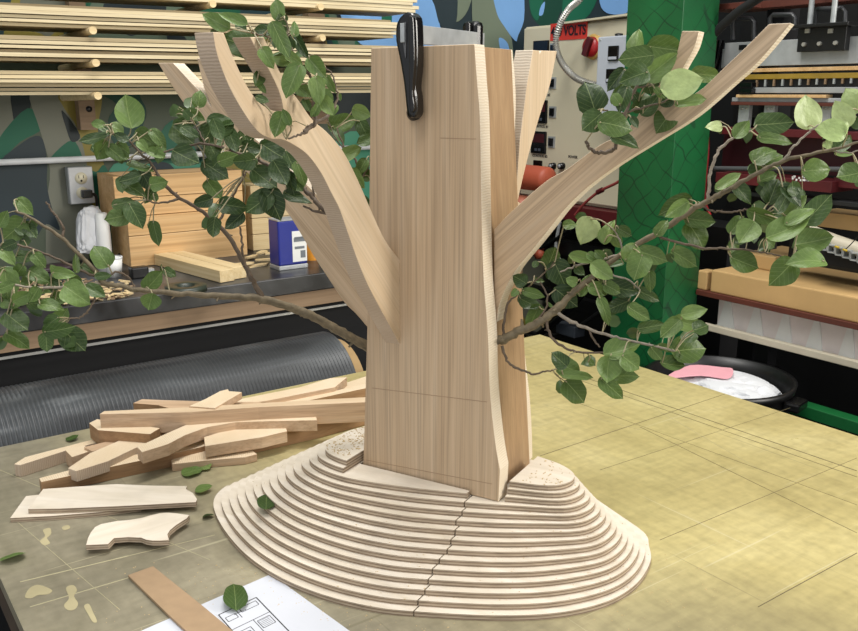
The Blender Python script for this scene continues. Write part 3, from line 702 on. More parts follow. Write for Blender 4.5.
# left front limb: the right-hand outline, then fork, then the left outline back down to its foot
b1 = [(402,348),(400.5,300),(400,260)] + sp2([(400,260),(385,240),(372,212),(358,180),(346,156),(337,143),(326,131),(312,119),(300,102),(288,86),(278,68),(269,48),(264,37)])[1:] \
   + [(250,37)] + sp2([(250,37),(258,52),(268,68),(276,84),(281,97),(284,112)])[1:] + sp2([(284,112),(272,110),(258,101),(245,82),(232,54),(224,33)])[1:] \
   + [(213,32)] + sp2([(213,32),(218,57),(232,92),(254,127),(269,138),(284,140),(302,150),(313,161),(323,176),(331,192),(340,210),(349,236),(361,269),(374,297),(402,348)])[1:-1]
limb(b1, u0=-.05, th=.025, mats=[M['beech_light'], M['beech_saw']], axis=((402,348),(225,70)))
b2 = [(158,63)] + sp2([(158,63),(176,92),(198,122),(225,152),(255,180),(283,207),(299,231),(313,255),(330,281),(344,302),(356,314),(367,327)])[1:] + [(367.5,350)]
b2l = onn(367.5, 350, .03)
P2 = [onn(x, y, .03) for x, y in b2]
# meets the trunk along its left side board
up2 = [(356,235),(330,208),(300,178),(268,150),(245,130),(222,98),(208,60),(197,58)] + [(204,88),(212,108)] + [(200,92),(173,63)]
def on_side(z): return L(-.118, .03, z)
P = [onn(x, y, .03) for x, y in b2[:-2]] + [on_side(onn(367,330,.03).z - .01), on_side(onn(367,250,.03).z)] + [onn(x, y, .03) for x, y in up2]
ax = (onn(170, 80, .03) - onn(367, 327, .03)).normalized()
MB().prism(P, NN * -.025, 0, 1).build('limb', [M['beech'], M['bleached']], tree, fr=frame(ax, NN.cross(ax)), bevel=.0008)
bR_low = sp2([(791,23),(760,60),(733,84),(696,116),(655,142),(618,165),(588,187),(566,208),(550,228),(534,248),(516,270),(505,290),(499,306),(497,322)])
bR = [(769,24)] + bR_low + [(494,322),(494,230)] + sp2([(494,230),(512,211),(545,182),(567,169),(600,145),(620,136)])[1:] + sp2([(634,122),(645,104),(660,84),(674,62),(682,31)]) + [(699,31)] + sp2([(699,31),(694,48),(684,66),(674,86),(672,100)])[1:] + sp2([(684,100),(703,88),(725,67),(745,48),(769,24)])[:-1]
limb(bR, n0=.045, th=.026, mats=[M['beech'], M['beech_edge']], axis=((500,270),(720,80)))
bB = [(517,205),(511,228),(520,140),(527,85),(533,50),(539,50.5),(540,54),(541.5,50.5),(557,51)] + sp2([(557,51),(550,85),(541,112),(530,150),(523,178),(517,205)])[1:-1]
# rear limb stands on the back of the trunk
P = [onu(x, y, .045) for x, y in bB]; P = [p if (p - C3).dot(NN) < -.0855 else L(.045, -.0855, p.z) for p in P]
P[1] = L(.045, -.0855, P[1].z - .03); P[0] = L(.045, -.0855 - .03, P[0].z)
MB().prism(P, UU * -.028, 0, 1).build('limb', [M['beech_light'], M['bleached']], tree, fr=frame((0, 0, 1), NN), bevel=.0008)
# ---- bar clamp gripping front and back boards
uc = -.022; zb0 = onn(430, 44, .06).z - .0005
cl = empty('bar_clamp', L(uc, .0, 1.61), 'black bar clamp with a wide steel bar gripping the top of the trunk', 'clamp')
tz = onn(425, 25, .07).z; z_top = L(0, .078, 1.609).z + .001
MB().obox(L(uc, .0, (tz + z_top)/2), NN * .112, UU * .003, (0, 0, (tz - z_top)/2)).build('steel_bar', M['galv'], cl, bevel=.0005)
J = sp2([(399,17),(404,12.5),(408,12),(412,14),(415,20),(416,40),(416,66),(414,86),(415.5,96),(416,112),(413,118),(408,116),(405.5,108),(403,84),(399,60),(395,40),(395.5,25),(399,17)], 3)[:-1]
MB().prism([onn(x, y, .108) for x, y in J], NN * -.022).build('front_jaw', M['black_gloss'], cl, fr=FU, bevel=.004)
MB().prism([onn(x, y, .1092) for x, y in sp2([(402,24),(405.5,22),(406,26),(406,50),(405.5,58),(404,50),(402,32),(402,24)], 3)[:-1]], NN * -.003).build('jaw_badge', plain('worn_grey', '#5c5c5e', .5), cl, fr=FU)
MB().prism([onn(x, y, .1125) for x, y in sp2([(408,17),(411,16),(413,22),(414,60),(412,90),(414,108),(410,112),(409,90),(409,50),(408,17)], 3)[:-1]], NN * -.008).build('jaw_rib', M['black_gloss'], cl, fr=FU, bevel=.002)
MB().lathe(onn(413, 113, .086), NN, [(-.0075, .0001), (-.0075, .009), (0, .010), (.004, .006)], 20).build('jaw_pad', M['black'], cl)
q = onn(472, 30, -.095); uq = (q - C3).dot(UU)
MB().obox(L(uq, -.098, q.z - .05), UU * .014, NN * .011, (0, 0, .062)).build('rear_jaw', M['black_gloss'], cl, fr=FU, bevel=.007)
MB().obox(L(uq, -.085, q.z - .0), UU * .004, NN * .006, (0, 0, .01)).build('jaw_rib', M['black_gloss'], cl, fr=FU, bevel=.002)
# ================================================================ LEAFY BRANCHES
def leafy(label, stems, leaves, dfun, tones, org, group=None, bark='bark', seed=1, twigmat='twig', fill=.45):
    rr = random.Random(seed); random.seed(seed)
    e = empty('leafy_branch', org, label, 'branch', group)
    samp = []
    for name, mat, pts in stems:
        mb = MB(); P = [dep(x, y, dfun(x, y)) + Vector((0, 0, 0)) for x, y, w in pts]; R = [w / 2 / 880 * dfun(x, y) for x, y, w in pts]
        # natural wobble
        Q = spline(P, 5); RR_ = []
        for i in range(len(pts) - 1): RR_ += [R[i] + (R[i+1]-R[i])*k/5 for k in range(5)]
        RR_.append(R[-1])
        Q = [q + Vector((rr.gauss(0, .0006), rr.gauss(0, .0006), rr.gauss(0, .0006))) if 0 < i < len(Q)-1 else q for i, q in enumerate(Q)]
        RR_ = [a * rr.uniform(.92, 1.12) for a in RR_]
        mb.tube(Q, RR_, 8)
        for i in range(4, len(Q)-1, 7):   # buds / nodes
            mb.tube([Q[i], Q[i] + Vector((rr.gauss(0, 1), rr.gauss(0, 1), rr.gauss(0, 1))).normalized() * RR_[i] * 2.2], [RR_[i]*.6, RR_[i]*.2], 5)
        mb.build(name, M[mat], e); samp += Q
    pt = MB()
    for (bx, by, tx, ty, w, tone) in leaves:
        w *= 1.16 if w < 23 else 1.03; ex, ey = tx-bx, ty-by; tx += ex*.08; ty += ey*.08; bx -= ex*.06; by -= ey*.06; dd = dfun(bx, by) + rr.uniform(-.035, .03); P0 = dep(bx, by, dd); c = math.hypot(tx-bx, ty-by); wl_ = w * .93
        dz = math.sqrt(max(0, wl_*wl_ - c*c)) / 880 * dd * rr.choice((-1, 1)) * .8; P1 = dep(tx, ty, dd + dz)
        n = (CAM - P0).normalized() + Vector((rr.gauss(0, .25), rr.gauss(0, .25), .25 + rr.gauss(0, .2)))
        place_leaf(P0, P1, w / 880 * dd, n, tone, e)
        # stalk back to the nearest twig
        s = min(samp, key=lambda q: (q - P0).length); ln = (s - P0).length
        if ln > .075: s = P0 + (s - P0) * (.06 / ln)
        mid = (P0 + s) / 2 + Vector((rr.uniform(-.004, .004), rr.uniform(-.004, .004), rr.uniform(-.002, .008)))
        pt.tube(spline([P0 + (P1-P0)*.02, mid, s], 4), [.0009]*9, 5)
    pt.build('leaf_stalk', M['petiole'], e)['kind'] = 'stuff'
    fm = MB()   # small inner leaves crowded between the large ones
    for (bx, by, tx, ty, w, tone_) in leaves:
        if rr.random() > fill: continue
        a = rr.uniform(0, 6.28); q = rr.uniform(3, 10); dd = dfun(bx, by) + rr.uniform(.01, .06); x0 = bx + math.cos(a)*q; y0 = by + math.sin(a)*q; b_ = rr.uniform(0, 6.28); l = rr.uniform(9, 17)
        P0 = dep(x0, y0, dd); P1 = dep(x0 + math.cos(b_)*l, y0 + abs(math.sin(b_))*l, dd + rr.uniform(-.02, .02)); n = (CAM - P0).normalized() + Vector((rr.gauss(0, .5), rr.gauss(0, .5), .3 + rr.gauss(0, .3)))
        vs, fs = leaf_verts(P0, P1, rr.uniform(9, 16) / 880 * dd, n, LEAF['leaf'][rr.randrange(6)]); fm.add(vs, fs, 0, True)
        s = min(samp, key=lambda q: (q - P0).length); ln = (s - P0).length
        if ln > .075: s = P0 + (s - P0) * (.06 / ln)
        fm.tube([P0, (P0+s)/2 + Vector((0, 0, .004)), s], .0006, 4, 1)
    if fm.v: fm.build('small_leaves', [M['leaf_plain'], M['petiole']], e)['kind'] = 'stuff'
    return e
def V(ox, oy, s, rows):
    out = []
    for r_ in rows:
        bx, by, tx, ty, w = r_[:5]; out.append((ox + bx/s, oy + by/s, ox + tx/s, oy + ty/s, w/s, r_[5] if len(r_) > 5 else None))
    return out
def tone(lst, mix, seed):
    rr = random.Random(seed); return [(a, b, c, d, w, t or rr.choice(mix)) for a, b, c, d, w, t in lst]
# left branch: low, long and bare near the trunk, many leaves at its tip
LBl = V(0, 200, 3.94, [(70,0,125,52,50),(92,88,22,150,92),(100,95,145,150,45),(65,222,135,228,50),(10,200,55,250,45),(20,283,32,388,90),(60,395,125,365,50),(10,400,80,408,52),(30,452,105,512,85),(30,528,112,572,66),(120,280,190,320,62),(135,215,175,262,45),(422,255,372,182,75),(262,345,348,405,98),(340,345,412,385,52),(225,490,268,430,58),(225,465,170,505,46),(180,520,285,505,60),(180,530,186,595,52),(258,520,332,594,88),(160,410,245,425,52),(110,410,172,405,42),(205,380,265,395,45),(578,350,640,285,66),(600,372,586,422,68),(650,275,692,300,34),(215,285,292,295,42),(300,280,296,215,32),(320,260,378,292,34),(140,360,202,372,36),(0,100,30,45,42),(505,58,420,78,72),(512,20,560,106,72),(450,20,526,4,42),(605,93,625,178,42),
  (130,300,90,345,50),(190,330,250,350,50),(0,350,60,330,44),(230,300,200,260,34),(90,260,60,300,44),(150,350,120,400,44),(60,170,10,190,40),(270,310,330,330,44),(380,300,440,300,30)])
LBl += V(70, 80, 4.207, [(256,190,230,76,118),(140,190,88,178,36),(120,190,197,236,42),(150,235,52,266,46),(180,185,222,230,42),(150,262,108,328,76),(165,285,227,335,52),(285,222,366,276,66),(345,213,402,286,46),(290,258,326,300,36),(200,270,252,312,46),(252,352,346,388,62),(300,385,342,458,62),(290,405,213,430,46),(228,435,312,480,56),(342,440,407,428,56),(350,455,318,517,42),(352,480,362,512,28),(385,285,370,348,42),(240,255,190,230,36),(330,300,400,330,40),(240,330,200,300,34)])
LBl = [(a, b, c, d, w, t) for a, b, c, d, w, t in LBl]
LBs = [('stem','bark',[(374,350,10),(350,337,9.5),(330,326,9),(310,315,9),(290,307,8),(262,299,8),(232,297,6.5),(200,295,6),(170,293,5.5),(140,290,5),(120,286,5),(101,283,5)]),
 ('twig','bark',[(101,283,5),(97,273,4.5),(80,256,4),(62,239,4),(40,223,3),(15,211,2.4)]),
 ('twig','twig_pale',[(101,283,4),(80,286,3.4),(60,287,3),(35,288,2.5),(8,284,2),(-15,280,1.5)]),
 ('twig','twig',[(97,277,3),(74,267,2.6),(50,256,2.4),(23,246,2.2),(0,246,1.8)]),
 ('twig','twig',[(62,239,3),(63,228,2.4),(58,218,2),(52,211,2),(46,202,1.6)]),
 ('twig','twig',[(98,288,2.6),(94,301,2.2),(88,311,2),(79,318,1.8),(68,318,1.5)]),
 ('twig','twig',[(102,282,2.4),(115,272,2),(128,277,2),(134,286,1.4)]),
 ('branchlet','twig',[(262,299,6.5),(255,284,5.5),(247,270,5),(236,248,4.6),(220,226,4.4),(199,209,4),(180,198,3.8),(167,187,3.6),(156,171,3),(148,160,2.8),(141,154,2.6),(129,141,2.2),(112,134,1.6)]),
 ('twig','twig',[(180,198,3),(170,201,2.2),(158,203,1.8),(146,200,1.3)]),
 ('twig','twig',[(218,223,3),(224,212,2.6),(231,200,2.4),(242,180,2.2),(246,172,1.6)]),
 ('twig','twig',[(243,260,2.6),(242,245,2.4),(240,227,2)])]
def d_lb(x, y): return 1.33 - .24 * min(1, max(-.1, (374 - x) / 374)) if x < 400 else 1.33
LBl = tone(LBl, ['leaf', 'leaf', 'leaf_dark', 'leaf_mid'], 1)
leafy('long real leafy branch reaching left from low on the trunk to the photo edge', LBs, LBl, d_lb, None, dep(374, 350, 1.33), seed=21)
# upper left branch behind the curved limb
LUl = V(160, 90, 3.944, [(150,62,160,3,50),(70,95,142,85,32),(110,85,176,120,40),(60,135,142,130,42),(58,150,132,212,78),(90,150,150,190,42),(208,138,168,217,66),(215,123,246,197,52),(198,120,303,136,52),(62,245,152,292,82),(195,213,232,282,62),(178,290,268,348,72),(235,282,302,258,52),(367,275,288,287,62),(270,158,302,242,52),(320,237,315,163,42),(328,220,402,236,47),(418,225,497,276,86),(403,214,497,210,37),(373,320,458,388,72),(453,288,502,372,72),(508,330,527,407,42),(498,408,592,452,47),(432,413,348,482,92),(425,398,472,507,96),(500,250,532,322,42),(540,290,572,372,46),(190,363,237,427,62),(200,430,133,451,46),(243,450,342,466,62),(322,490,263,547,52),(215,510,205,577,52),
  (240,170,290,120,46),(250,260,210,300,46),(345,260,380,300,44),(340,180,360,230,40),(120,110,90,80,34),(530,360,560,400,46)])
LUs = [('stem','twig',[(328,214,5.5),(318,203,5),(308,193,4.6),(298,184,4),(285,175,3.4),(270,166,3.2),(250,157,3),(230,150,2.8),(205,144,2.4),(185,147,2),(164,152,1.8)]),
 ('twig','twig',[(328,214,3),(315,211,2.6),(303,206,2)]), ('twig','twig',[(250,157,2),(246,165,1.6),(243,176,1.6)]), ('twig','twig',[(270,166,2),(285,155,1.6),(292,142,1.3)]), ('twig','twig',[(205,144,2),(198,130,1.5),(190,120,1.2)]), ('twig','twig',[(314,199,2.4),(313,188,2),(310,178,1.4)])]
def d_lu(x, y): return 1.16 + .05 * (230 - x) / 100 * .3
leafy('upper left leafy twig emerging from behind the curved sawn limb', LUs, tone(LUl, ['leaf', 'leaf_dark', 'leaf_dark'], 2), d_lu, None, dep(328, 214, 1.14), seed=22)
# vine on the left limb's fork
VNl = V(200, 0, 4.207, [(230,197,98,165,124,'leaf'),(115,115,20,66,60),(187,100,83,66,46),(302,132,228,124,46),(335,77,320,-2,56),(352,160,335,62,52),(310,108,372,242,66),(395,147,400,90,36),(398,148,449,240,42),(263,208,307,282,52),(372,257,293,240,52),(368,228,427,267,38),(415,283,363,403,86),(408,358,462,407,52),(463,253,527,327,62),(488,333,502,437,62),(530,323,567,387,32),(520,413,562,482,52),(345,482,318,574,66),(378,520,350,462,34),(582,395,590,425,18),(440,420,460,470,34),(390,200,350,150,40),(240,340,276,392,26),(240,410,290,430,30),(500,440,470,490,36)])
VNs = [('stem','twig',[(304,132,5.5),(310,127,5),(315,123,4.6),(314.5,110,3.6),(313.5,96,3.4),(313,83,3.2),(307,73,3),(300,64,3),(293,53,2.4),(287,44,2.2),(272,38,2),(252,33,1.8)]),
 ('twig','twig',[(315,123,3.6),(324,118,3.2),(331,112,2.8),(337,100,2.2),(336,88,1.6),(331,72,1.4),(321,64,1.2),(309,60,1.2)]), ('twig','twig',[(304,132,3),(296,136,2.2),(286,139,1.6)]), ('twig','twig',[(287,44,1.6),(288,30,1.4),(284,18,1)])]
def d_vn(x, y): return .965 - .0007 * (320 - x) 
leafy('small leafy twig curling over the fork of the upper left limb', VNs, tone(VNl, ['leaf', 'leaf_mid', 'leaf_dark', 'leaf_mid'], 3), d_vn, None, dep(304, 132, .965), seed=23)
# sprig behind, seen between limb and trunk
BHl = V(320, 90, 3.712, [(42,135,132,108,62),(128,70,187,93,52),(148,118,182,187,46),(88,245,150,213,46),(118,300,162,362,42),(170,260,140,310,40),(150,400,180,460,46),(130,390,100,350,36),(190,180,140,200,44),(60,60,30,100,34),(10,10,50,40,40),(185,330,150,290,40),(60,300,95,270,30),(175,490,150,450,34)])
BHs = [('stem','twig',[(372,252,3.4),(364,225,3),(358,205,2.8),(360,180,2.6),(355,160,2.4),(345,150,2),(337,128,1.6)]), ('twig','twig',[(358,205,2),(347,192,1.8),(343,172,1.6),(346,158,1.2)]), ('twig','twig',[(360,180,2),(369,165,1.6),(372,150,1.2)]),('twig','twig',[(345,150,1.6),(335,138,1.2),(326,112,1)])]
def d_bh(x, y): return 1.40
leafy('leafy sprig in the gap between curved limb and trunk edge', BHs, tone(BHl, ['leaf', 'leaf_mid'], 4), d_bh, None, dep(372, 252, 1.40), seed=24)
# top right cluster
TRl = V(560, 20, 4.206, [(146,377,108,262,126,'leaf_dark'),(165,400,94,462,86,'leaf_dark'),(175,430,303,456,108,'leaf'),(225,493,331,526,62,'leaf_dark'),(318,132,326,38,62,'leaf_mid'),(377,150,250,168,84,'leaf'),(383,112,517,132,104,'leaf'),(363,172,442,118,34,'leaf_mid'),(368,242,478,148,78,'leaf_mid'),(362,220,262,254,82),(265,213,203,292,52),(358,245,382,307,58,'leaf_dark'),(443,287,594,248,122,'leaf_light'),(563,225,670,236,62,'leaf_mid'),(225,345,272,262,34),(280,290,248,382,62,'leaf_dark'),(350,392,418,318,62,'leaf_dark'),(470,338,418,357,42),(472,385,408,463,88),(498,356,612,328,46,'leaf_mid'),(300,412,328,452,32,'leaf_dark'),(430,310,470,286,36),(310,380,350,340,44),(250,350,220,310,44,'leaf_mid'),(400,290,440,330,40),(330,340,300,300,40)])
TRs = [('stem','twig',[(615,149,4),(608,152,4),(597,152.5,3.8),(590,148,3.6),(586,141,3.2)]), ('twig','twig',[(615,149,4),(620,135,3.6),(626,113,3.6),(630,100,3.4),(636,88,3),(642,76,2)]), ('twig','twig',[(626,113,2.4),(645,107,2),(668,100,1.6),(680,95,1.2)]), ('twig','twig',[(626,113,2),(612,112,1.8),(603,110,1.4)]), ('twig','twig',[(636,88,2),(650,85,1.6),(665,80,1.2)])]
def d_tr(x, y): return 1.0
leafy('leafy cluster of large dark leaves on the upper right limb before the control cabinet', TRs, tone(TRl, ['leaf', 'leaf_dark'], 5), d_tr, None, dep(615, 149, 1.0), seed=25)
# right branch
RBl = V(500, 220, 5.258, [(475,0,428,120,112,'leaf_light'),(338,30,402,18,52),(550,112,590,0,72,'leaf_mid'),(583,58,632,142,62,'leaf_mid'),(253,240,292,148,92),(288,225,342,342,112,'leaf_dark'),(298,368,402,452,102,'leaf_dark'),(378,190,512,216,54,'leaf_mid'),(463,180,517,216,42,'leaf_mid'),(300,268,372,264,24),(488,238,582,307,82,'leaf_mid'),(423,388,472,288,52),(473,350,562,387,64,'leaf_mid'),(528,418,577,547,56),(558,343,632,382,62),(568,482,642,428,62),(132,330,72,292,70,'leaf_dark'),(183,315,230,326,28,'leaf_mid'),(128,374,232,402,48),(113,418,207,462,72,'leaf_dark'),(203,458,148,572,76),(195,220,175,250,32,'leaf_dark'),(400,330,350,310,50),(280,300,240,270,50,'leaf_dark'),(540,200,500,160,46),(400,250,440,290,46,'leaf_dark'),(90,370,60,400,34,'leaf_mid')])
RBl += V(460, 190, 2.868, [(302,502,263,468,42,'leaf_dark'),(283,500,342,522,52),(298,530,377,536,27),(308,553,357,607,70),(423,470,512,450,62),(428,483,418,548,64,'leaf_mid'),(468,478,512,512,52),(433,535,513,530,47),(408,545,467,597,42),(368,494,382,500,20)])
RBl += V(600, 200, 3.155, [(60,90,97,112,32),(83,187,117,138,57,'leaf_mid'),(128,163,210,191,52,'leaf_mid'),(132,178,108,248,78,'leaf_mid'),(155,228,160,287,34),(18,270,122,291,52,'leaf_dark'),(118,285,187,317,34),(87,320,23,347,42,'leaf_dark'),(93,340,152,377,47),(277,0,188,47,54),(270,10,205,52,42,'leaf_mid'),(180,107,212,63,34),(273,58,358,70,54),(283,78,332,150,84,'leaf'),(232,163,303,207,54,'leaf_mid'),(128,405,202,393,37),(247,383,193,432,47),(238,380,322,402,47),(263,362,332,348,42,'leaf_mid'),(298,410,337,398,47),(238,477,333,464,92),(198,515,264,526,50,'leaf'),(163,468,192,502,37),(188,460,237,476,22)])
RBl += V(700, 90, 3.155, [(66,116,22,112,36,'leaf_light'),(113,147,152,103,42,'leaf_mid'),(183,110,288,103,67,'leaf'),(193,150,292,161,37,'leaf'),(173,222,237,183,62,'leaf'),(193,237,262,203,52,'leaf'),(340,113,334,22,97,'leaf_light'),(466,107,428,38,57,'leaf_light'),(452,131,368,124,67,'leaf_light'),(430,150,462,100,42,'leaf_light'),(500,62,463,-2,62,'leaf_light'),(395,165,415,180,27,'leaf_light'),(333,256,414,248,62,'leaf_mid'),(502,262,433,277,67,'leaf'),(428,190,472,148,52,'leaf'),(430,205,480,210,37),(188,287,242,268,42,'leaf_mid'),(219,352,247,280,60,'leaf_dark'),(263,308,322,367,47,'leaf_dark'),(248,382,282,318,37,'leaf_dark'),(108,298,162,357,47,'leaf_dark'),(58,307,127,263,32,'leaf_mid'),(158,383,242,412,42,'leaf'),(230,400,262,388,37,'leaf_dark'),(273,397,332,343,42),(338,412,408,336,66,'leaf'),(278,417,362,372,37,'leaf_mid'),(223,462,334,418,77,'leaf_mid'),(98,447,137,398,42,'leaf_mid'),(166,423,124,482,66,'leaf_mid'),(160,425,190,440,32),(210,475,235,495,36),(308,487,407,469,72,'leaf_mid'),(387,540,283,535,82,'leaf_mid'),(290,545,228,612,87,'leaf'),(103,530,177,561,62,'leaf'),(90,495,125,505,42),(300,330,285,290,46,'leaf_dark')])
RBs = [('stem','bark',[(496,341,9),(506,338,9),(520,331,8.5),(534,325,8),(545,318,8.5),(557,308,9),(568,298,6.5),(578,289,6),(600,270,5.5),(622,254,5.5),(645,240,6),(662,230,6),(679,219,6),(705,202,6),(719,195,5.6),(733,187,5),(747,179,4.6),(765,169,4.4),(782,161,4.2),(805,155,3.8),(836,149,3),(862,141,2.4)]),
 ('twig','twig_pale',[(557,312,4),(572,322,3.6),(589,329,3.2),(605,334,3),(620,338,2.8),(650,345,2.4),(675,351,1.8)]),
 ('twig','twig_pale',[(708,199,3.6),(709,185,3.4),(711,170,3.2),(716,155,3),(724,144,2.8),(737,136,2.2),(751,131,1.6)]),
 ('twig','twig_pale',[(784,160,3),(791,150,2.6),(798,142,2.4),(808,133,2.2),(817,126,2),(829,120,1.6),(842,115,1.3)]),
 ('twig','twig',[(655,234,3),(663,238,2.8),(685,244,2.6),(705,248,2.4),(725,249,2.2),(745,250,2),(765,253,1.8),(780,256,1.6),(800,262,1.2)]),
 ('twig','twig',[(700,204,2.6),(710,210,2.2),(719,212,2.2),(735,212,2),(747,209,1.8),(765,214,1.4)]),
 ('twig','twig',[(547,320,3),(549,332,2.8),(555,341,2.6),(568,349,2.4),(582,352,2.2),(605,353,1.8)]),
 ('twig','twig',[(589,329,2.2),(594,340,2),(600,347,1.6)]), ('twig','twig',[(502,346,3),(506,358,2.6),(514,367,2.4),(524,371,2.2),(533,374,2),(545,372,1.8),(553,370,1.4)]),
 ('twig','twig',[(503,338,2.6),(504,322,2.4),(507,305,2.2),(515,296,1.8),(525,290,1.6),(540,277,1.4),(555,262,1)]),
 ('twig','twig_pale',[(622,254,2.6),(607,258,2.4),(590,262,2.2),(575,266,1.8),(560,272,1.4)]), ('twig','twig_pale',[(600,270,2.4),(612,275,2.2),(628,280,1.8),(640,290,1.3)]),
 ('twig','twig',[(530,327,2.6),(545,310,2.2),(547,295,1.8),(540,282,1.4)]), ('twig','twig_pale',[(830,150,2),(845,153,1.6),(860,150,1.2)]), ('twig','twig_pale',[(622,254,2),(620,240,1.8),(612,228,1.3)])]
def d_rb(x, y): return 1.195 - .12 * min(1.2, max(0, (x - 497) / 300))
# no more than a hundred leaves per branch: the sub-branch beyond the post is its own limb
big = tone(RBl, ['leaf', 'leaf_mid', 'leaf'], 6)
leafy('long real leafy branch reaching right from the trunk across the green post', RBs, big, d_rb, None, dep(496, 341, 1.195), seed=26)
print('leaves', len(LBl), len(LUl), len(VNl), len(BHl), len(TRl), len(RBl))
# fallen leaves
random.seed(77); r = random.Random(8)
FL = [((22,553),(0,563),15,TZ+.003,'pale green leaf curled at the far left edge of the table','leaf_mid'),((236,608),(234,583),15,TZ+.006,'dark green leaf lying on the white drawing','leaf_dark'),
 ((266,508),(267,494),12,None,'small green leaf lying on the steps of the mound','leaf'),((183,474),(198,471),14,TZ+.003,'green leaf left of the mound, nearest to the long brown offcut','leaf_mid'),
 ((200,465),(210,470),10,TZ+.003,'small green leaf beside the larger leaf near the offcuts','leaf_mid'),((196,491),(213,489),11,TZ+.003,'green leaf between the plywood pieces and the mound','leaf_mid'),
 ((203,517),(214,516),8,TZ+.002,'small dark leaf touching the left rim of the mound','leaf_dark'),((67,440),(79,437),8,TZ+.003,'small green leaf behind the offcut heap by the black roll','leaf')]
for a, b, w, z, lab, tn in FL:
    if z is None:
        p = pl(a[0], a[1], 2, TZ + .05)
        for _ in range(8): q = p - C3; z = level(q.dot(UU), q.dot(NN)) + .004; p = pl(a[0], a[1], 2, z)
    P0, P1 = pl(a[0], a[1], 2, z), pl(b[0], b[1], 2, z); sc = (P1 - P0).length; W_ = w / 880 * (P0 - CAM).length * 1.5
    if sc < W_ * .7: P1 = P0 + (P1 - P0) / sc * W_ * .9
    P1.z += .004
    o = place_leaf(P0, P1, W_, Vector((r.gauss(0, .15), r.gauss(0, .15), 1)), tn, None, 'fallen_leaf', .4)
    tag(o, lab, 'leaf')
# ================================================================ OFFCUTS ON THE TABLE
def slab(poly, zt_, th, mats, name, label, cat, group=None, sm=0, bev=.0008, axis=None):
    P = [pl(x, y, 2, zt_) for x, y in poly]
    if sm: P = spline(P, sm, True)
    far = max(((a - b).length, i, j) for i, a in enumerate(P) for j, b in enumerate(P)); d = (P[far[2]] - P[far[1]]).normalized()
    o = MB().prism(P, (0, 0, -th), 0, 1).build(name, mats, fr=frame(d, Vector((-d.y, d.x, 0))), bevel=bev); return tag(o, label, cat, group)
g = 'wood offcuts heaped on the table'
ST = [M['scrap_top'], M['scrap']]; SF = [M['scrap'], M['scrap']]; SB = [M['scrap_top'], M['scrap_brown']]
slab([(14,464),(25,457),(90,440),(112,434),(114,438),(64,451),(20,465)], .923, .0228, [M['scrap_top'], M['beech_saw']], 'wood_offcut', 'thin flat offcut pointing left, leftmost of the heap', 'offcut', g)
slab([(65,450),(83,445),(93,450),(72,457)], .928, .0278, ST, 'wood_offcut', 'small squared block between the leftmost offcut and the cross-grained stick', 'offcut', g)
slab([(84,447),(112,440),(150,432),(152,436),(92,451)], .933, .02, [M['scrap'], M['scrap']], 'wood_offcut', 'short brown stick tucked behind the small squared block', 'offcut', g)
slab([(89,423),(97,419),(160,428),(150,434),(98,430)], .955, .03, SB, 'wood_offcut', 'squared block end showing beneath the left end of the thick bar', 'offcut', g)
slab([(133,403),(142,399),(165,400),(200,401),(262,402),(250,410),(200,411),(172,409),(158,405)], .962, .018, [M['scrap'], M['scrap_brown']], 'wood_offcut', 'pointed offcut with a scooped end lying behind the thick bar', 'offcut', g, axis=1)
slab([(225,402),(260,395),(300,387),(330,378),(347,377),(335,387),(300,394),(265,401),(228,405)], .945, .02, ST, 'wood_offcut', 'pale jagged offcut at the back of the heap pointing to the trunk', 'offcut', g)
slab([(325,389),(345,383),(400,365),(400,376),(366,384),(330,393)], .925, .0245, SB, 'wood_offcut', 'offcut farthest back in the heap, right beside the trunk', 'offcut', g)
slab([(262,404),(300,397),(330,392),(400,375),(400,379),(366,388),(310,400),(266,409)], .935, .02, SB, 'wood_offcut', 'long tapering offcut just behind the thick bar, running to the trunk', 'offcut', g)
slab([(189,406),(205,399),(220,391),(228,389),(229,391),(242,392),(230,399),(215,408)], .985, .014, [M['scrap_top'], M['scrap']], 'wood_offcut', 'short rough offcut lying crosswise on the back of the heap', 'offcut', g)
slab([(99.5,414),(104,411),(190,407),(258,403),(366,397),(400,396),(400,400),(366,402),(258,407),(190,412)], .982, .040, [M['beech_light'], M['scrap']], 'wood_offcut', 'thick squared bar across the top of the heap', 'offcut', g)
slab([(230,432),(300,420),(366,404),(400,397),(400,401),(366,408),(317,421),(240,438)], .937, .036, SB, 'wood_offcut', 'long brown board at the right of the heap running behind the trunk', 'offcut', g)
slab([(68,468),(90,453),(125,438),(160,429),(176,428),(178,431),(160,437),(135,448),(108,461),(76,471)], .937, .020, [M['scrap_top'], M['beech_saw']], 'wood_offcut', 'cross-grained stick running diagonally under the thick bar', 'offcut', g)
slab([(137,447),(165,434),(190,423),(210,416),(250,412),(315,412),(317,420),(270,421),(235,422),(207,427),(185,435),(168,444),(142,452)], .957, .022, ST, 'wood_offcut', 'arched offcut with a rough sawn top in front of the thick bar', 'offcut', g)
slab([(204,437),(230,429),(284,422),(287,431),(262,437),(230,442),(205,446)], .942, .022, ST, 'wood_offcut', 'short rough-topped offcut nearest the mound', 'offcut', g)
slab([(39,478),(100,462),(175,446),(215,437),(250,433),(252,437),(217,443),(176,453),(100,469),(41,482)], .925, .0248, SB, 'wood_offcut', 'long brown-sided strip at the front of the heap', 'offcut', g)
slab([(171,460),(185,453),(212,447),(238,442),(243,443),(257,454),(245,457),(210,460),(172,464)], .915, .0145, ST, 'wood_offcut', 'low curved sliver of wood in front of the heap beside the leaves', 'offcut', g)
PLE = [M['ply'], M['plyedge2']]
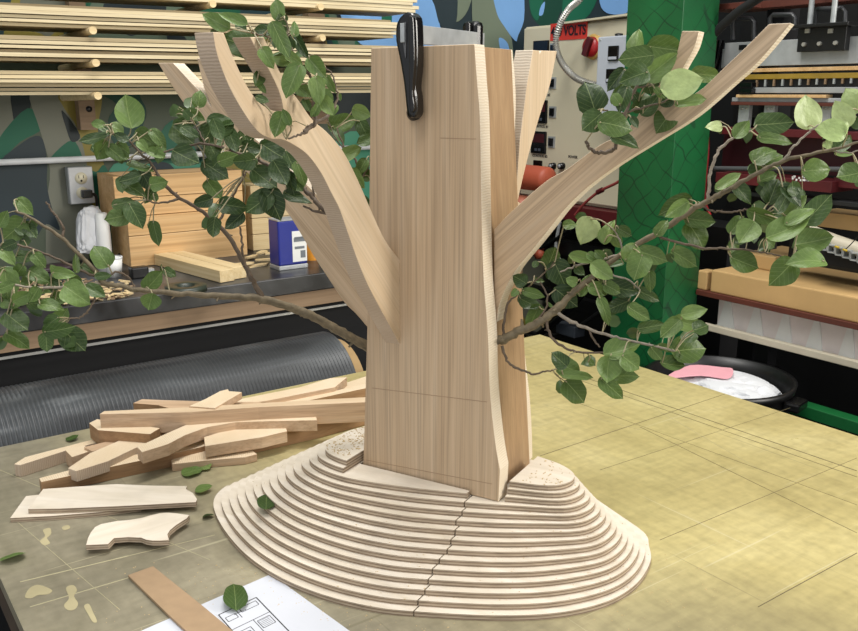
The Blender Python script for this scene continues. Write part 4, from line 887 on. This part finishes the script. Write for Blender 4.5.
slab([(10,518),(26,496),(45,494),(100,494),(150,500),(140,507),(100,512),(50,516)], .9082, .008, PLE, 'plywood_piece', 'lower of the two long plywood pieces stacked on the left', 'plywood', bev=.0003)
slab([(28,509),(43,489),(70,487),(116,484),(150,485.5),(187,486),(186,489),(193,493),(197,499),(196,502),(120,506),(60,508.5)], .9168, .0083, PLE, 'plywood_piece', 'upper of the two long plywood pieces, with a notched right end', 'plywood', bev=.0003)
sh = [(86,545),(88,538),(91,532),(95,527),(101,524),(116.5,521),(129,520),(141,518),(150,515.5),(160,513),(168,512.5),(176,513.2),(189,515),(187,518),(176,525),(170,530),(167.5,534),(168.5,540),(160,540.5),(152,540.5),(146,539.5),(141,537.5),(128,537),(114,538),(111,541),(108,544)]
slab([(x + .5, y + .3) for x, y in sh], .9086, .0083, PLE, 'plywood_piece', 'lower of the two animal-shaped plywood cut-outs', 'plywood', bev=.0003)
slab(sh, .917, .0082, PLE, 'plywood_piece', 'upper animal-shaped plywood cut-out with rounded back and legs', 'plywood', bev=.0003)
slab([(128,575),(153,566),(178,586),(203,606),(250,645),(205,648),(168,614)], .9052, .004, [M['mdf'], M['mdf']], 'cardboard_strip', 'brown board strip at the bottom edge, lying over the paper', 'strip', bev=.0003)
def sheet(poly, z, name, label, parent=None):
    P = [pl(x, y, 2, z) for x, y in poly]; return tag(MB().prism(P, (0, 0, -.0003)).build(name, M['paper']), label, 'paper')
sheet([(271,574),(347,629),(400,668),(260,740),(120,640)], .9004, 'drawing_sheet', 'lower white sheet of paper with its corner pointing at the mound')
def sh2():
    z = .9008; P = [pl(x, y, 2, z) for x, y in ((216,614),(256,595.5),(340,655),(290,700))]
    e = empty('drawing_sheet', P[0], 'upper white sheet with a printed black line plan', 'paper')
    MB().prism(P, (0, 0, -.0003)).build('sheet', M['paper'], e)
    mb = MB(); a, b, c, d = P
    def pt(s, t): return a + (b - a)*s + (d - a)*t
    def ln(s0, t0, s1, t1, w=.0005):
        p, q = pt(s0, t0), pt(s1, t1); k = (q-p).normalized(); n_ = Vector((-k.y, k.x, 0))*w; mb.prism([p-n_, q-n_, q+n_, p+n_], (0, 0, .0001))
    def rc(s0, t0, s1, t1, w=.0005): ln(s0,t0,s1,t0,w); ln(s1,t0,s1,t1,w); ln(s1,t1,s0,t1,w); ln(s0,t1,s0,t0,w)
    rc(.03,.02,.97,.97,.0008); rc(.10,.08,.34,.13); rc(.48,.05,.9,.10); ln(.3,.09,.6,.09); ln(.4,.03,.4,.15); ln(.05,.22,.97,.22); ln(.55,.22,.55,.5); rc(.6,.25,.9,.34)
    for i in range(5): ln(.62, .26+i*.016, .86, .26+i*.016, .0003)
    rc(.1,.27,.4,.45); rc(.16,.30,.34,.42); ln(.05,.5,.97,.5)
    for i in range(4): ln(.1, .53+i*.02, .5, .53+i*.02, .0004)
    mb.build('printed_lines', M['ink'], e)
sh2()
# ================================================================ RIGHT SIDE
def fx(x0, y0, x1, y1, X, d=.1):     # box whose front face lies on plane X: left column x0 gives top y0, bottom y1
    p = pl(x0, y0, 0, X); q = pl(x0, y1, 0, X); e = pl(x1, y0, 0, X)
    return (X, e.y, q.z), (X + d, p.y, p.z)
def fxb(mb, x0, y0, x1, y1, X, d=.1, mi=0): a, b = fx(x0, y0, x1, y1, X, d); mb.box(a, b, mi); return a, b
# green post
def postm():
    t = NT('green_netting_paint'); v = t.coord(); n = t.noise(v, 4, 2, .5); base = t.ramp(n, [(.3, '#0d4a27'), (.5, '#10562d'), (.7, '#156335')])
    dk = t.ramp(t.noise(t.coord((1, 1, .8)), 9, 1, .6), [(.66, 0.0), (.67, .75)]); base = t.mix(dk, base, '#123d24')
    for ang in ():
        w = t.n('ShaderNodeTexWave', wave_type='BANDS', bands_direction='Z', Scale=9.0, Distortion=2.2, Detail=2.0); w.inputs['Detail Scale'].default_value = 1.5
        t.l(t.coord((1, 1, 1), (ang, 0, 0)), w.inputs['Vector']); m = t.ramp(w.outputs[1], [(.02, .8), (.05, 0.0)]); base = t.mix(m, base, '#0b2a18')
    tc = t.n('ShaderNodeTexCoord'); sp = t.n('ShaderNodeSeparateXYZ'); t.l(tc.outputs['Object'], sp.inputs[0]); h = t.math('SUBTRACT', sp.outputs[1], sp.outputs[0]); nn = t.noise(v, 6, 2)
    for k in (1.1, -.8):
        q = t.math('ADD', t.math('ADD', t.math('MULTIPLY', sp.outputs[2], 15), t.math('MULTIPLY', h, 15 * k)), t.math('MULTIPLY', nn, 2.2)); f = t.math('ABSOLUTE', t.math('SUBTRACT', t.math('FRACT', q), .5))
        m = t.ramp(f, [(.0, .95), (.05, 0.0)]); gate = t.ramp(t.noise(v, 5, 1), [(.42, 0.15), (.5, 1.0)]); base = t.mix(t.math('MULTIPLY', m, gate), base, '#0b2a18')
    return t.set(base, .4)
PX = 1.85; p = pl(628, 0, 0, PX); q = pl(684, 0, 0, PX)
PD = (1.99)
tag(MB().box((PX, q.y, 0), (PD, p.y, 2.6)).build('green_post', postm(), bevel=.0008), 'square green post painted with dark netting behind the right branch', 'post')
# control cabinet
CX = 2.15; a = pl(523, 27, 0, CX); b = pl(628, 14, 0, CX); cb_ = pl(600, 208, 0, CX)
cab = empty('control_cabinet', (CX + .15, (a.y+b.y)/2, cb_.z), 'cream steel control cabinet with a red voltage label and rotary switch', 'cabinet')
cy0, cy1, cz0, cz1 = b.y - .05, a.y, cb_.z, a.z
MB().box((CX + .012, cy0, cz0), (CX + .3, cy1, cz1)).build('body', M['cabinet'], cab, bevel=.004)
door = MB().box((CX, cy0 + .01, cz0 + .01), (CX + .012, cy1 - .006, cz1 - .006)).build('door', M['cabinet'], cab, bevel=.003)
MB().prism([Vector((CX - .02, cy0, cz1 + .012)), Vector((CX + .3, cy0, cz1 + .012)), Vector((CX + .3, cy1 - .16, cz1 + .004)), Vector((CX - .02, cy1 - .2, cz1 + .002))], (0, 0, -.006)).build('drip_hood', M['cabinet'], cab)
def onX(x, y, X): return pl(x, y, 0, X)
mb = MB(); s0, s1 = onX(551, 24, CX), onX(588, 36, CX)
A_, B_ = onX(551, 24, CX), onX(588, 20, CX); sgn = MB().box((CX - .002, B_.y, A_.z - .055), (CX, A_.y, A_.z)).build('voltage_label', M['redlabel'], cab)
text_part('480 VOLTS', .044, (CX - .003, (A_.y + B_.y)/2, A_.z - .0275), FX, M['black'], 'label_lettering', sgn, sx=.78)
c = onX(594, 47, CX); RS = MB().lathe((CX, c.y, c.z), (-1, 0, 0), [(0, .041), (.012, .039), (.012, .0001)], 8).build('switch_plate', plain('cream_yellow', '#d9b266', .4), cab)
MB().lathe((CX - .012, c.y, c.z), (-1, 0, 0), [(0, .032), (.012, .029), (.012, .0001)], 28).build('switch_dial', M['red'], RS)
MB().obox((CX - .030, c.y, c.z), (.007, 0, 0), (0, .010, .004), (0, -.012, .028)).build('switch_handle', M['maroon'], RS, bevel=.003)
def disp(x0, y0, x1, y1, name='controller', det=True):
    pa, pb = fx(x0, y0, x1, y1, CX - .008, .008); o = MB().box(pa, pb).build(name, M['black_gloss'], cab, bevel=.002)
    if det:
        zz = pa[2] + (pb[2] - pa[2]) * .12; yy = (pa[1] + pb[1])/2
        m = MB(); 
        for k in (-1, 1): m.box((CX - .0095, yy + k*.009 - .006, zz), (CX - .008, yy + k*.009 + .006, zz + .009))
        m.build('button', plain('slate_key', '#49505a', .5), o)
        MB().box((CX - .0092, pa[1] + .006, pa[2] + (pb[2]-pa[2])*.5), (CX - .008, pb[1] - .006, pb[2] - .008)).build('display_window', M['maroon2'], o)
disp(533, 41, 548, 56, det=False); disp(532.5, 100, 546.5, 123); disp(531, 131, 545.5, 153); disp(533, 160, 541, 166, 'small_display', False)
for (x, y) in ((554, 49), (553, 83), (553, 112), (552, 142)):
    c = onX(x, y, CX); o = MB().box((CX - .004, c.y - .017, c.z - .019), (CX, c.y + .017, c.z + .019)).build('rocker_switch', M['galv'], cab)
    MB().box((CX - .009, c.y - .010, c.z - .013), (CX - .004, c.y + .010, c.z + .013)).build('rocker', M['black_gloss'], o)
for (x, y) in ((554, 166), (563, 166)):
    c = onX(x, y, CX); MB().lathe((CX, c.y, c.z), (-1, 0, 0), [(0, .012), (.018, .010), (.018, .0001)], 20).build('knob', M['black_gloss'], cab)
    MB().lathe((CX - .018, c.y, c.z), (-1, 0, 0), [(0, .007), (.003, .007), (.003, .0001)], 16).build('knob_cap', M['silver'], cab)
for s, x, y in (('CONTROL #1', 541, 126.5), ('CONTROL #2', 540, 156), ('POWER', 573, 157), ('#2', 549, 95)):
    c = onX(x, y, CX); text_part(s, .0125, (CX - .0008, c.y, c.z), FX, M['ink'], 'panel_lettering', cab, .0003)
# flexible conduit
P = [onX(x, y, CX - d) for x, y, d in ((590,-14,.12),(579,0,.12),(569,9,.12),(560.5,23,.12),(556,40,.12),(558,54,.12),(564,66,.12),(574.5,77,.12),(585,82,.11),(597,85,.09))]
Q = spline(P, 14); R = [.0072 + (.0040 if i % 2 else 0) for i in range(len(Q))]
fc = empty('flexible_conduit', P[5], 'ribbed silver flexible conduit looping down in front of the red voltage label', 'conduit')
MB().tube(Q, R, 14, sm=False).build('hose', M['bright'], fc)
# grey box
GX = 2.04; pa, pb = fx(598, 37, 662, 118, GX, .1)
gb = empty('grey_control_box', (GX + .05, (pa[1]+pb[1])/2, pa[2]), 'small pale grey control box in front of the cream cabinet, behind leaves', 'control box')
MB().box(pa, pb).build('body', M['greybox'], gb, bevel=.004)
CXs = CX; CX = GX
for x0, y0, x1, y1 in ((608,46,618,61), (606,69,616,83)):
    a_, b_ = fx(x0, y0, x1, y1, GX - .006, .006); o = MB().box(a_, b_).build('meter', M['black_gloss'], gb, bevel=.0015); MB().box((GX - .0075, a_[1]+.004, a_[2]+.004), (GX - .006, b_[1]-.004, a_[2]+.012)).build('meter_label', M['greybox'], o)
for x, y in ((600.5, 40), (656, 36)):
    c = onX(x, y, GX); MB().lathe((GX, c.y, c.z), (-1, 0, 0), [(0, .004), (.002, .003), (.002, .0001)], 12).build('screw', M['galv'], gb)
c = onX(612, 34, GX); MB().lathe((GX + .03, c.y, pb[2]), (0, 0, 1), [(0, .012), (.008, .012), (.010, .0001)], 16).build('gland', M['black'], gb)
CX = CXs
P = [onX(x, y, GX + .02) for x, y in ((658,36),(656,26),(650,19),(643,18),(640,24),(641,30))]
tag(MB().tube(spline(P, 6), .0016, 8).build('white_wire', M['white']), 'thin white wire looping above the grey control box', 'wire')
tag(MB().box((GX + .1, pa[1] + .02, pa[2] + .02), (CX + .0, pa[1] + .06, pa[2] + .06)).build('mounting_bracket', M['void']), 'dark bracket carrying the grey control box', 'bracket')
# orange cylinders and red beam
def cyl(x0, x1, y, r_, X, mat, name, label, cat, far=2.6):
    e1 = onX(x1, y, X); m = MB(); 
    prof = [(0, .001), (.004, r_*.6), (.012, r_*.9), (.022, r_), (.5, r_), (.5, .001)]
    o = m.lathe((X, e1.y, e1.z), (0, 1, 0), prof, 32).build(name, mat); return tag(o, label, cat)
cyl(512, 551, 180, .042, 2.02, M['orange'], 'rubber_roller', 'orange-red rounded roller between the trunk and the right limb', 'roller')
o_ = cyl(512, 530, 208, .040, 2.02, plain('faded_orange', '#c2765c', .5), 'rubber_roller', 'faded lower orange roller beneath the brighter one', 'roller')
mb = MB(); a_, b_ = fx(500, 209, 624, 224, 2.11, .1)
tag(mb.box((2.11, pl(624, 209, 0, 2.11).y, cz0 - .05), (2.45, 2.55, cz0 - .001)).build('red_beam', M['maroon'], bevel=.002), 'dark red steel beam under the cream cabinet', 'beam')
P = [onX(x, y, 2.0) for x, y in ((575,215),(585,203),(600,191),(618,182),(628,172),(634,158),(640,140))]
rw = empty('red_cable', P[0], 'pinkish red cable running below the upper right limb', 'cable')
MB().tube(spline(P, 6), .0045, 8).build('cable', plain('red_wire', '#8c3a38', .5), rw); MB().lathe(P[2], (P[3]-P[2]), [(-.012, .008), (.012, .008)], 12).build('splice', M['maroon'], rw)
# dark machinery behind the branch, below the red beam
me_ = empty('dark_machine', (2.3, 2.0, 0), 'dark steel machine frame with hoses between trunk and green post', 'machine')
MB().box((2.45, 1.75, 0), (2.6, 2.58, cz0 - .06)).build('rear_panel', M['void'], me_)
for y in (1.78, 2.5): MB().box((2.15, y, 0), (2.21, y + .06, cz0 - .052)).build('upright', M['black'], me_)
for z, d in ((1.0, .05), (.82, .04), (.62, .05)): MB().box((2.13, 1.75, z), (2.17, 2.58, z + d)).build('crossbar', M['black'], me_)
def hose(pts, X, r_, mat, nm='hose', par=None): return MB().tube(spline([onX(x, y, X) for x, y in pts], 6), r_, 10).build(nm, M[mat], par)
hose([(512,262),(540,250),(575,228),(600,222)], 2.1, .009, 'black_gloss', par=me_); hose([(524,345),(560,318),(590,285),(612,262)], 2.08, .012, 'black_gloss', par=me_); hose([(520,330),(560,335),(600,312),(615,300)], 2.12, .007, 'cord', par=me_); hose([(560,222),(556,250),(566,270)], 2.1, .006, 'galv', par=me_)
a_, b_ = fx(556, 322, 575, 333, 2.1, .05); MB().box(a_, b_).build('junction_block', plain('slate_block', '#3a4047', .5), me_, bevel=.003)
c = onX(541, 254, 2.1); MB().lathe(c, (-1, 0, 0), [(0, .018), (.02, .016), (.02, .0001)], 20).build('orange_cap', M['orange'], me_)
# ---------------- press machine right of the post
MX = 2.05
pr = empty('press_machine', (2.4, 1.2, 0), 'large dark press with silver beam and maroon panels filling the right background', 'machine')
def part(nm, mat, x0, y0, x1, y1, X=MX, d=.06, bev=.001, par=None, ang=None):
    a_, b_ = fx(x0, y0, x1, y1, X, d); return MB().box(a_, b_).build(nm, M[mat] if isinstance(mat, str) else mat, par or pr, bevel=bev)
part('top_beam', 'brownred', 718, 5, 1010, 12, MX + .05, .08)
part('beam_end', 'brownred', 719, 4, 752, 10, MX - .01, .04)
part('back_panel', 'void', 745, -30, 960, 420, MX + .55, .05)
for (x0, y0, x1, y1) in ((733, 19, 754, 40), (770, 15, 795, 30), (815, 9, 845, 26)):
    P = [onX(x0, y1, MX + .02), onX(x0, y0 + 3, MX + .02), onX(x0 + 3, y0, MX + .02), onX(x1 - 3, y0 - .5, MX + .02), onX(x1, y0 + 3, MX + .02), onX(x1, y1, MX + .02)]
    MB().tube(P, .006, 8).build('guard_hoop', plain('steel_hoop', '#2b2c2e', .4), pr)
sb = part('silver_beam', 'silver', 725, 43, 905, 67, MX, .07)
part('end_plate', 'galv', 722.5, 49, 725, 68, MX + .01, .05)
o = part('nameplate', 'black', 739, 45, 746.5, 50, MX - .002, .002, 0, sb)
bp = part('clamp_plate', 'black', 799, 26, 847, 52, MX - .02, .02)
for x in (804.5, 820, 836): c = onX(x, 44.5 - (x-804)*.05, MX - .02); MB().lathe(c, (-1, 0, 0), [(0, .0055), (.006, .005), (.006, .0001)], 6, sm=False).build('bolt', M['bright'], bp)
for x in (808, 831):
    c = onX(x, 31, MX - .02); MB().box((MX - .024, c.y - .006, c.z - .005), (MX - .02, c.y + .006, c.z + .005)).build('bolt', M['bright'], bp)
    c = onX(x + 1.5, 26, MX - .01); MB().tube([c - Vector((0, 0, .01)), c + Vector((0, 0, .2))], .0065, 12).build('threaded_rod', M['galv'], bp)
part('clamp_flange', 'black', 793, 25, 848, 28.5, MX - .045, .045)
part('wood_strip', 'pine', 752, 68.5, 1010, 72.2, MX - .005, .06)
part('yellow_strip', 'yellow', 745, 74.5, 1010, 79.5, MX - .002, .06)
part('comb_back', 'black', 752, 79.5, 1010, 87, MX + .004, .05)
for i in range(13):
    x = 757 + i * 8.6; c = onX(x, 83.6 - i*.35, MX + .002); MB().box((MX - .001, c.y - .0025, c.z - .008), (MX + .004, c.y + .0025, c.z + .009)).build('comb_tooth', M['galv'] if i % 2 else M['fascia'], pr)
for y in (82.5, 88.5): part('latch', 'black_gloss', 739, y, 752, y + 4.5, MX - .02, .03)
part('lower_bar', 'silver', 753, 87.5, 1010, 93, MX - .004, .05)
part('wood_lath', 'pine', 736, 94.5, 826, 97.5, MX - .015, .03)
part('grey_bar', 'galv', 732, 97.5, 1010, 101.5, MX - .004, .05)
part('thin_red_bar', 'brownred', 731, 101.8, 846, 105, MX - .018, .04)
for x0, x1 in ((739, 749.6), (764.5, 775), (822, 831.5)):
    o = part('hanger_bracket', 'galv', x0, 104, x1, 129, MX + .0, .015)
    for dx in (.3, .7): c = onX(x0 + (x1-x0)*dx, 108.5, MX); MB().lathe(c, (-1, 0, 0), [(0, .003), (.002, .003), (.002, .0001)], 8).build('rivet', M['bright'], o)
part('maroon_rail', 'maroon', 719, 127, 1010, 134, MX - .01, .05)
part('maroon_panel', 'maroon2', 724, 134, 1010, 167, MX + .06, .03)
P = [onX(708, 168.5, MX - .01), onX(870, 169.5, MX - .01)]
MB().tube(P, .0065, 12).build('grey_tube', M['galv'] if False else plain('dull_tube', '#4d4f50', .4), pr)
rb = part('maroon_shelf', 'maroon', 716, 172, 833, 182, MX - .03, .1); part('maroon_shelf', 'maroon', 834, 177, 1010, 187, MX - .0, .1)
r = random.Random(3); mb = MB()
for i in range(16):
    x = 787 + r.uniform(0, 24); c = onX(x, 178 + r.uniform(-2, 2), MX - .0305); w = r.uniform(.001, .004); mb.box((c.x, c.y - w, c.z - r.uniform(.002, .004)), (c.x + .0005, c.y + w, c.z + .001))
mb.build('white_scuffs', M['white'], rb)
part('dark_beam', plain('dark_grey_beam', '#1d1e20', .5), 722, 189, 1010, 193, MX - .01, .05)
for x in (715, 716): pass
hose([(707, 120),(708, 150),(706, 175),(705, 200),(710, 215)], MX - .03, .004, 'red', 'red_hose', pr)
hose([(693, 60),(705, 45),(720, 28),(738, 12),(750, 4),(762, -4)], MX - .06, .0115, 'void', 'black_hose', pr)
hose([(703, 100),(716, 62),(720, 40)], MX + .1, .012, 'black_gloss', 'black_hose', pr)
# cream curved duct, chain, foam slab, shelf
hose([(778,214),(790,220),(800,226),(820,236),(850,247),(880,256)], MX - .02, .018, 'cream', 'cream_duct', pr)
ch = empty('energy_chain', onX(830, 252, MX), 'black cable chain of small square links under the cream duct', 'chain')
for i in range(8):
    x = 826 + i * 7.5; y = 246 + i * 2.6; c = onX(x, y, MX - .04); h = .0085; m = MB()
    for dy, dz, sy, sz in ((0, h, h, .0015), (0, -h, h, .0015), (h, 0, .0015, h), (-h, 0, .0015, h)): m.box((MX - .05, c.y + dy - sy, c.z + dz - sz), (MX - .03, c.y + dy + sy, c.z + dz + sz))
    m.build('chain_link', M['galv'], ch)
MB().box((MX - .028, pl(890, 250, 0, MX).y, onX(850, 262, MX).z - .01), (MX - .02, onX(822, 250, MX).y, onX(826, 244, MX).z)).build('chain_backing', M['void'], ch)
for x, y in ((837, 247), (845, 250)): c = onX(x, y, MX - .055); MB().lathe(c, (0, 1, .2), [(-.005, .0001), (-.005, .0028), (.005, .0028), (.005, .0001)], 10).build('yellow_plug', M['yellow_plug'], ch)
hose([(845,250),(852,243),(862,232)], MX - .055, .0012, 'cord', 'thin_wire', ch)
part('drum', 'black', 790, 236, 960, 262, MX + .04, .1)
part('tan_cover', 'foam', 815, 211, 1010, 226, MX + .05, .1)
SX = 1.98
sh_ = empty('machine_shelf', (2.3, 1.3, 0), 'red-brown shelf board carrying the tan foam slab', 'shelf')
a_, b_ = fx(696, 289.5, 930, 294.5, SX, .45); MB().box(a_, b_).build('shelf_board', M['brownred'], sh_, bevel=.001); ztop_ = b_[2]; ysh = b_[1]
MB().box((SX + .3, a_[1], 0), (SX + .34, a_[1] + .04, a_[2])).build('post', M['void'], sh_); MB().box((SX + .3, b_[1] - .05, 0), (SX + .34, b_[1] - .01, a_[2])).build('post', M['void'], sh_)
p = onX(711.5, 269.6, SX + .01); q = onX(900, 300, SX + .01)
def fm(nm, lab, a_, b_, bev=.004): return tag(MB().box(a_, b_).build(nm, M['foam'], bevel=bev), lab, 'foam')
fm('foam_slab', 'long thick tan foam slab lying on the red-brown shelf', (SX + .01, pl(930, 300, 0, SX).y, ztop_), (SX + .34, p.y, p.z))
fm('foam_block', 'small tan foam block at the left end of the red-brown shelf', (SX + .01, onX(707, 280, SX + .01).y, ztop_), (SX + .05, onX(697, 280, SX + .01).y, p.z - .008))
fm('foam_wedge', 'tan foam piece lying on top of the long foam slab', (SX + .12, onX(775, 260, SX + .12).y, p.z + .0002), (SX + .3, onX(742, 260, SX + .12).y, p.z + .04))
# white trough with triangular gussets
tr = empty('white_trough', onX(780, 340, SX), 'long white plastic trough with triangular ribs below the red-brown shelf', 'trough')
a_, b_ = fx(715, 297, 940, 326, SX + .04, .02); zt2, zb2 = a_[2], b_[2]
zb2, zt2 = min(a_[2], b_[2]), min(max(a_[2], b_[2]), ztop_ - .012)
MB().box((SX + .06, a_[1], zb2), (SX + .08, b_[1], zt2)).build('back_sheet', plain('pale_sheet', '#e4dbd8', .6, var=.08), tr)
for x0 in (716.5, 746, 775.5, 807, 841, 874):
    yl, yr = onX(x0, 320, SX + .05).y, onX(x0 + 17, 322, SX + .05).y; ym = (yl + yr)/2; w = (yl - yr)/2
    P = [Vector((SX + .0598, ym + w, zb2)), Vector((SX + .0598, ym - w, zb2)), Vector((SX + .0598, ym - w*.22, zt2)), Vector((SX + .0598, ym + w*.22, zt2))]
    MB().prism(P, (-.004, 0, 0)).build('rib', M['white'], tr)
zl_ = onX(704, 328, SX).z
MB().box((SX, a_[1], zl_), (SX + .08, onX(703, 328, SX).y, zb2)).build('front_lip', plain('cream_lip', '#cfc9ba', .5, var=.1), tr, bevel=.003)
MB().box((SX - .004, a_[1], zl_ - .004), (SX + .012, onX(703, 328, SX).y, zl_ + .014)).build('lip_edge', M['cream'], tr, bevel=.002)
MB().box((SX + .1, a_[1] + .1, 0), (SX + .14, a_[1] + .14, zl_)).build('support', M['void'], tr); MB().box((SX + .1, b_[1] - .14, 0), (SX + .14, b_[1] - .1, zl_)).build('support', M['void'], tr)
# green rail
p = onX(775, 397, 1.93); q = onX(900, 440, 1.93)
gr = MB().box((1.93, q.y - .3, p.z - .03), (1.97, p.y + .02, p.z)).build('green_rail', M['greenpaint'], bevel=.002); tag(gr, 'green steel rail low at the right beyond the table edge', 'rail')
tag(MB().box((1.935, q.y - .28, 0), (1.965, q.y - .24, p.z - .031)).build('rail_post', M['void']), 'dark post under the green rail', 'post')
# bin
bc = Vector((1.81, 1.285, 0)); bz = onX(718, 352, 1.93).z
def ell(x, y): pass
bz = .862; e = empty('trash_bin', (bc.x, bc.y, 0), 'round black trash bin with two handles beyond the table edge', 'bin')
BR = .178
MB().lathe((bc.x, bc.y, 0), (0, 0, 1), [(0, .001), (0, .125), (bz - .02, BR - .008), (bz - .018, BR), (bz, BR + .004), (bz, BR - .006), (bz - .03, BR - .014), (.02, .118), (.02, .001)], 48).build('body', M['black'], e)
for s in (-1, 1):
    c = bc + Vector((-.2, .98, 0)) * s * (BR + .012); MB().obox((c.x, c.y, bz - .03), (.03, .006, 0), (-.004, .02, 0), (0, 0, .012)).build('handle', M['black_gloss'], e, bevel=.006)
def bag():
    bm = bmesh.new(); bmesh.ops.create_icosphere(bm, subdivisions=5, radius=1); rr = random.Random(12); K = [(Vector((rr.gauss(0,1), rr.gauss(0,1), rr.gauss(0,1))).normalized(), rr.uniform(3, 11), rr.uniform(0, 6)) for _ in range(14)]
    for v in bm.verts:
        d = v.co.copy(); h = .62 + sum(.07*abs((k.dot(d)*f + p) % 2 - 1) for k, f, p in K); h = min(h, 1.13); v.co = Vector((d.x*.138*h, d.y*.138*h, max(-.6, d.z)*.045*h))
    me = bpy.data.meshes.new('plastic_bag'); bm.to_mesh(me); bm.free(); me.materials.append(M['cloth']); o = bpy.data.objects.new('plastic_bag', me); COL.objects.link(o); o.location = (bc.x, bc.y, bz - .05); return o
tag(bag(), 'crumpled white plastic bag filling the black trash bin', 'bag')
P = [pl(x, y, 2, bz + .006) for x, y in ((667,377),(690,365),(722,367),(733,369),(728,378),(700,375))]
tag(MB().prism(spline(P, 4, True), (0, 0, -.003)).build('pink_sheet', M['pink'], bevel=.001), 'pink plastic scrap lying on the white bag in the bin', 'plastic scrap')
# columns and arms that carry the press beams
for yy in (onX(740, 60, MX).y, .62):
    MB().box((MX + .1, yy - .05, 0), (MX + .17, yy, 2.25)).build('column', M['void'], pr)
    for zz in (1.655, 1.47): MB().box((MX + .04, yy - .05, zz - .015), (MX + .1, yy, zz + .015)).build('arm', M['void'], pr)
